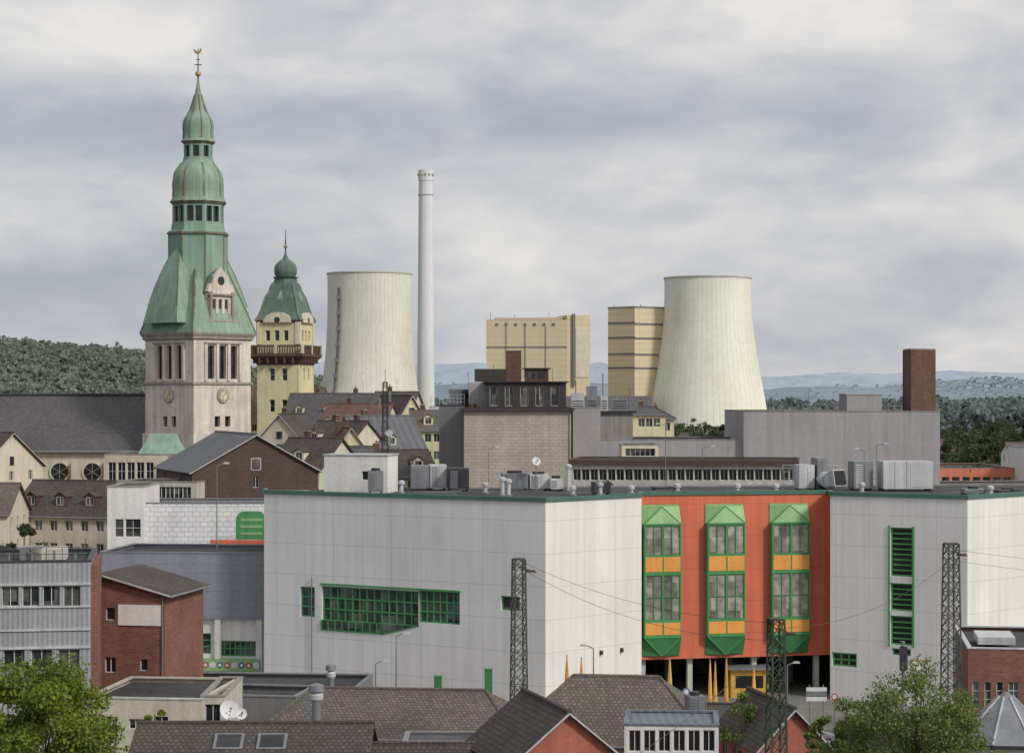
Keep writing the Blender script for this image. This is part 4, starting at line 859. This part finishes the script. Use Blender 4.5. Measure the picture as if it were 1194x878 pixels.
flat('workshop',234,262,149.5,149.5,10,812,'concrete_light',cols=1)
flat('workshop',108,415,172,170,9,802,'gray_render_dark',par=.3,trim='metal_gray')
flat('workshop',255,345,160,159,6,812,'gray_render_dark',par=.3,trim='metal_gray')
H_('slate_house',300,600,149,147,12,861,806,'u','beige','brown_tile',9,3,0,0,hip=3.2)
H_('slate_house',590,830,147,145,13,868,791,'u','beige','brown_tile',6,3,0,0,hip=4.5)
H_('front_house',150,422,122,122,10,905,846,'u','red_render','brown_tile2',8,3,0,0,skyl=2)
H_('brick_gable_house',594,728,121,123,9,890,832,'w','red_render','brown_tile2',3,3,0,0)
H_('front_house',430,600,124,124,9,925,870,'u','red_render','brown_tile2',5,3,0,0)
H_('brick_gable_house',884,966,134,135,9,872,828,'w','red_render','brown_tile2',3,3,0,0)
H_('front_house',815,905,149,148,11,866,824,'u','beige','brown_tile2',4,3,0,0)
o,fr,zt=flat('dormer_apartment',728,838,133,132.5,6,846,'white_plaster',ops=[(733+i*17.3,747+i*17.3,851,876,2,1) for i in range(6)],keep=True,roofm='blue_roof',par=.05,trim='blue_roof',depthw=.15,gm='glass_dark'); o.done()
flat('dormer_apartment',470,600,131,131,4,866,'white_plaster',ops=[(476+i*20,492+i*20,870,882,2,1) for i in range(6)],roofm='slate_roof',par=.05,trim='metal_gray')
def bigvent(x,y0,y1,D,r):
    o=Obj('ventilation_stack'); p=pt(x,D); z0=Z(y1,D)-.8; z1=Z(y0,D)
    o.beam('pipe','metal_gray',(*p,z0),(*p,z1-.9),r,16); o.lathe('collar','metal_light',p,[(r,z1-1.3),(r*1.5,z1-1.1),(r*1.5,z1-.8),(r,z1-.6)],16); o.lathe('hood','metal_gray',p,[(r*1.2,z1-.6),(r*1.75,z1-.55),(r*1.6,z1-.15),(r*.3,z1)],16); o.done()
bigvent(369,796,838,142,.32); bigvent(386,773,803,170,.26)
hz=ZR; ZR=Z(836,141); hvac(804,822,812,141,1.3,'metal_gray'); ZR=hz
dish(267,828,148,.7); dish(281,832,147,.4)
o,fr,zt=flat('brick_building',1129,1230,166,165,16,757,'red_brick',ops=[(1134,1142,795,826,1,3),(1148,1156,795,826,1,3),(1162,1170,795,826,1,3),(1176,1188,795,826,2,3)],keep=True,trim='metal_light',fm='white_paint'); o.box('roof_lights','metal_light',fr,1,4,-8,-3,zt,zt+.6); o.done()
o=Obj('glass_pavilion'); p=(X(1190,136),140); o.lathe('roof','metal_gray',p,[(3.4,Z(866,138)),(.5,Z(817,138)),(.2,Z(812,138))],8,.3); o.lathe('eave','metal_dark',p,[(3.6,Z(870,138)),(3.6,Z(866,138))],8,.3); o.lathe('walls','white_plaster',p,[(3.1,0),(3.1,Z(870,138))],8,.3)
for i in range(8): a=.3+math.pi/4*i; o.beam('roof_ribs','metal_light',(p[0]+3.4*math.cos(a),p[1]+3.4*math.sin(a),Z(866,138)+.05),(p[0]+.5*math.cos(a),p[1]+.5*math.sin(a),Z(817,138)+.05),.07)
o.done()
# ================================================================ STREET FURNITURE
def lamp(x,yt,D,arm=1.2,side=1,zb=0):
    o=Obj('street_lamp'); p=pt(x,D); z=Z(yt,D)
    o.beam('pole','metal_gray',(*p,zb),(*p,z-.3),.09,8,.05); o.beam('base','metal_gray',(*p,zb),(*p,zb+1),.14,8)
    prev=(p[0],p[1],z-.3)
    for i in range(1,6): t=i/5; q=(p[0]+side*arm*t,p[1],z-.3+.3*math.sin(t*math.pi/2)); o.beam('arm','metal_gray',prev,q,.045,6,cap=False); prev=q
    f=Fr((p[0]+side*arm-.35,p[1]),(p[0]+side*arm+.35,p[1])); o.prism('lamp_head','metal_light',f,[(0,z-.08),(.7,z-.08),(.62,z+.08),(.2,z+.12)],-.15,.15)
    o.done()
lamp(570,521,250,1.,1); lamp(819,520,262,1.3,1); lamp(1022,517,262,1.2,1); lamp(1008,523,262,1.,-1); lamp(776,494,250,.9,-1); lamp(253,540,221,1.,1); lamp(318,522,255,.8,-1)
lamp(462,738,186,.9,1); lamp(438,770,184,.9,1); lamp(692,752,182,.9,-1); lamp(660,808,160,.9,1,); lamp(918,772,186,.8,1); lamp(943,452,300,.6,1)
def flag(x,y0,y1,D,m):
    o=Obj('closed_parasol'); p=pt(x,D); z0=Z(y1,D);z1=Z(y0,D)
    o.beam('pole','metal_gray',(*p,0),(*p,z1+.2),.05,6); o.lathe('canopy',m,p,[(.22,z0),(.2,z0+.5),(.15,(z0+z1)/2),(.05,z1)],8); o.beam('base','concrete',(*p,0),(*p,.25),.5,12); o.done()
for x,y0,y1 in ((661,766,800),(678,768,802)): flag(x,y0,y1,184,'yellow_panel')
for x,y0,y1 in ((781,768,800),(828,770,822),(834,773,824),(847,768,818),(879,778,812)): flag(x,y0,y1,188,'yellow_ad')
o=Obj('kiosk'); f=Fr(pt(852,203),pt(896,203)); o.box('body','yellow_ad',f,0,f.L,-2.5,0,0,2.9); o.box('roof','metal_gray',f,-.3,f.L+.3,-2.8,.5,2.9,3.1); o.box('window','glass_dark',f,.5,f.L-.5,.003,.05,1.1,2.3); o.done()
o=Obj('direction_sign'); f=Fr(pt(940,180),pt(964,180)); 
for u in (.3,f.L-.3): o.beam('posts','metal_gray',f.P(u,-.05,0),f.P(u,-.05,Z(798,180)),.05,6)
for j,m in enumerate(('white_paint','metal_gray','white_paint')): z=Z(801,180)-.42*j; o.box('boards',m,f,0,f.L,0,.05,z-.36,z)
o.done()
def tsign(x,y,D,m,r=.35,shape=16):
    o=Obj('traffic_sign'); p=pt(x,D); z=Z(y,D); o.beam('post','metal_gray',(*p,0),(*p,z+.2),.04,6); o.beam('plate',m,(p[0],p[1]-.05,z),(p[0],p[1]-.08,z),r,shape); o.beam('plate_centre','white_paint',(p[0],p[1]-.08,z),(p[0],p[1]-.09,z),r*.65,shape); o.done()
tsign(716,792,184,'red_sign'); tsign(800,806,182,'blue_sign'); tsign(973,812,178,'red_sign',.3)
o=Obj('railway_signal'); p=pt(1053,140); z=Z(748,140); o.beam('post','metal_gray',(*p,0),(*p,z),.12,8); o.box('signal_head','metal_dark',Fr((p[0]-.25,p[1]-.3),(p[0]+.25,p[1]-.3)),0,.5,-.3,0,z-1.9,z-.3); f=Fr((p[0]-.4,p[1]-.25),(p[0]+1.1,p[1]-.25)); o.box('name_board','white_paint',f,.9,1.6,0,.05,z-1.9,z-1.3); o.box('board_edge','red_sign',f,.85,1.65,-.04,-.002,z-1.96,z-1.24)
for j in range(12): o.beam('ladder','metal_gray',(p[0]-.2,p[1]+.3,z-j*.5),(p[0]+.2,p[1]+.3,z-j*.5),.025)
o.done()
for x,y,D in ((510,789,186),(569,781,186)):
    o=Obj('utility_cabinet'); f=Fr(pt(x-4,D),pt(x+5,D)); o.box('cabinet','green_dark',f,0,f.L,-.5,0,.12,Z(y,D)); o.box('lid','green_frame',f,-.05,f.L+.05,-.55,.05,Z(y,D),Z(y,D)+.1); o.done()
def car(x,D,m,ang=0,van=False):
    o=Obj('parked_van' if van else 'parked_car'); cx=X(x,D); L=4.9 if van else 4.3; c=math.cos(ang);s=math.sin(ang)
    f=Fr((cx-L/2*c,D-L/2*s),(cx+L/2*c,D+L/2*s)); w=1.8
    if van: body=[(0,.35),(L,.35),(L,1.1),(L-.9,1.25),(L-1.5,2.1),(.1,2.2),(0,1.9)]; gl=[(L-2.6,1.25),(L-1.1,1.25),(L-1.55,1.95),(L-2.6,1.95)]
    else: body=[(0,.35),(L,.35),(L,.75),(L-.9,.95),(L-1.6,1.42),(1.,1.45),(.3,.98),(0,.9)]; gl=[(.75,.98),(L-1.15,.98),(L-1.65,1.36),(1.1,1.38)]
    o.prism('body',m,f,body,-w,0); o.prism('side_windows','glass_dark',f,gl,-w-.01,.01)
    for u in (.8,L-.85): o.beam('wheels','rubber',f.P(u,.03,.33),f.P(u,-w-.03,.33),.33,18); o.beam('hubcaps','metal_light',f.P(u,.045,.33),f.P(u,.03,.33),.19,12)
    o.box('bumpers','metal_dark',f,-.06,.02,-w+.05,-.05,.35,.6); o.box('bumpers','metal_dark',f,L-.02,L+.06,-w+.05,-.05,.35,.6)
    o.box('headlights','white_paint',f,L-.02,L+.03,-.4,-.1,.62,.75); o.done()
car(262,196,'car_white',.1,True); car(225,192,'car_silver'); car(300,192,'car_dark')
for x,D,m in ((812,176,'car_silver'),(905,178,'car_dark'),(850,168,'car_red'),(790,190,'car_white'),(948,176,'car_silver'),(60,178,'car_red')): car(x,D,m,random.uniform(-.1,.1))
# ================================================================ TREES
tree('maple_tree',X(34,112),112,Z(757,112),5.0,3.5,60000,.21,'leaf_yellow',95,1)
tree('ash_tree',X(1068,118),118,Z(764,118),4.2,4,24000,.17,'leaf_light',64,2)
tree('ash_tree',X(1005,122),122,Z(795,122),2.6,4,10000,.17,'leaf_light',38,3)
tree('ash_tree',X(1118,124),124,Z(800,124),2.6,4,10000,.17,'leaf_light',36,9)
tree('shrub_tree',X(957,128),128,Z(822,128),1.9,4,7000,.17,'leaf_light',26,4)
tree('shrub_tree',X(186,146),144,Z(815,144),1.0,5,1600,.16,'leaf_yellow',12,5)
tree('shrub_tree',X(862,140),138,Z(804,138),1.5,4,3600,.17,'leaf_light',16,6)
tree('small_tree',X(28,250),250,Z(600,250),3.4,3,5500,.35,'leaf_dark',24,7)
tree('small_tree',X(100,248),248,Z(610,248),2.8,3,4500,.35,'leaf_dark',20,8)
tree('small_tree',X(700,272),245,Z(549,245),2.6,12,1800,.35,'leaf_dark',16,12)
# ================================================================ LIGHT, SKY
sc=bpy.context.scene
w=bpy.data.worlds.new("World"); sc.world=w; w.use_nodes=True; nt=w.node_tree; N=nt.nodes; Lk=nt.links; bg=N['Background']
el=math.radians(36); az=math.radians(132)
sky=N.new('ShaderNodeTexSky'); sky.sky_type='NISHITA'; sky.sun_disc=False; sky.sun_elevation=el; sky.sun_rotation=az
tc=N.new('ShaderNodeTexCoord'); sep=N.new('ShaderNodeSeparateXYZ'); Lk.new(tc.outputs['Generated'],sep.inputs[0])
def nz(sx,sz,det,off,dist=0.3,rough=.55):
    q=N.new('ShaderNodeMapping'); q.inputs['Scale'].default_value=(sx,sx,sz); q.inputs['Location'].default_value=off; Lk.new(tc.outputs['Generated'],q.inputs[0])
    n=N.new('ShaderNodeTexNoise'); n.inputs['Scale'].default_value=1; n.inputs['Detail'].default_value=det; n.inputs['Roughness'].default_value=rough; n.inputs['Distortion'].default_value=dist; Lk.new(q.outputs[0],n.inputs['Vector']); return n.outputs['Fac']
n1=nz(6,18,4,(3.3,0,1.7),.3,.5); n2=nz(18,38,8,(7,2,4),.4,.52)
er=N.new('ShaderNodeValToRGB'); mr=N.new('ShaderNodeMapRange'); mr.inputs[2].default_value=.25; Lk.new(sep.outputs[2],mr.inputs[0]); Lk.new(mr.outputs[0],er.inputs[0])
cr=er.color_ramp; cr.interpolation='B_SPLINE'; cr.elements[0].position=0; cr.elements[0].color=(.50,)*3+(1,); cr.elements[1].position=1; cr.elements[1].color=(.7,)*3+(1,)
for p_,v in ((.12,.44),(.22,.48),(.33,.60),(.42,.58),(.50,.28),(.57,.28),(.66,.80),(.78,.68),(.86,.62)):
    e=cr.elements.new(p_); e.color=(v,v,v,1)
def ma(op,a,b,c=None):
    n=N.new('ShaderNodeMath'); n.operation=op
    for i,v in enumerate((a,b,c)):
        if v is None: continue
        if isinstance(v,(int,float)): n.inputs[i].default_value=v
        else: Lk.new(v,n.inputs[i])
    return n.outputs[0]
v=ma('ADD',er.outputs[0],ma('MULTIPLY',ma('SUBTRACT',n1,.49),1.7)); v=ma('ADD',v,ma('MULTIPLY',ma('SUBTRACT',n2,.5),.9)); v=ma('ADD',v,ma('MULTIPLY',sep.outputs[0],.55))
cc=N.new('ShaderNodeValToRGB'); Lk.new(v,cc.inputs[0]); c=cc.color_ramp
c.elements[0].position=.05; c.elements[0].color=(.41,.43,.48,1); c.elements[1].position=1.; c.elements[1].color=(.83,.805,.775,1)
for p_,col in ((.35,(.49,.505,.55,1)),(.62,(.62,.62,.64,1))): e=c.elements.new(p_); e.color=col
sc10=N.new('ShaderNodeVectorMath'); sc10.operation='SCALE'; sc10.inputs['Scale'].default_value=10; Lk.new(cc.outputs[0],sc10.inputs[0])
mx=N.new('ShaderNodeMix'); mx.data_type='RGBA'; mx.inputs[0].default_value=.94; Lk.new(sky.outputs[0],mx.inputs[6]); Lk.new(sc10.outputs[0],mx.inputs[7]); Lk.new(mx.outputs[2],bg.inputs[0]); bg.inputs[1].default_value=.1
ld=bpy.data.lights.new('sun','SUN'); ld.energy=2.1; ld.angle=math.radians(10); ld.color=(1,.96,.89); lo=bpy.data.objects.new('sun',ld); sc.collection.objects.link(lo)
d=Vector((math.sin(az)*math.cos(el),math.cos(az)*math.cos(el),math.sin(el))); lo.rotation_euler=(-d).to_track_quat('-Z','Y').to_euler(); lo.location=(60,-60,120)
sc.view_settings.view_transform='Standard'; sc.view_settings.look='None'; sc.view_settings.exposure=0
cd=bpy.data.cameras.new('camera'); cd.sensor_width=36; cd.lens=36*F/1194; cd.shift_y=21/1194; cd.clip_start=1; cd.clip_end=40000
co=bpy.data.objects.new('camera',cd); sc.collection.objects.link(co); co.location=(0,0,H); co.rotation_euler=(math.pi/2,0,0); sc.camera=co
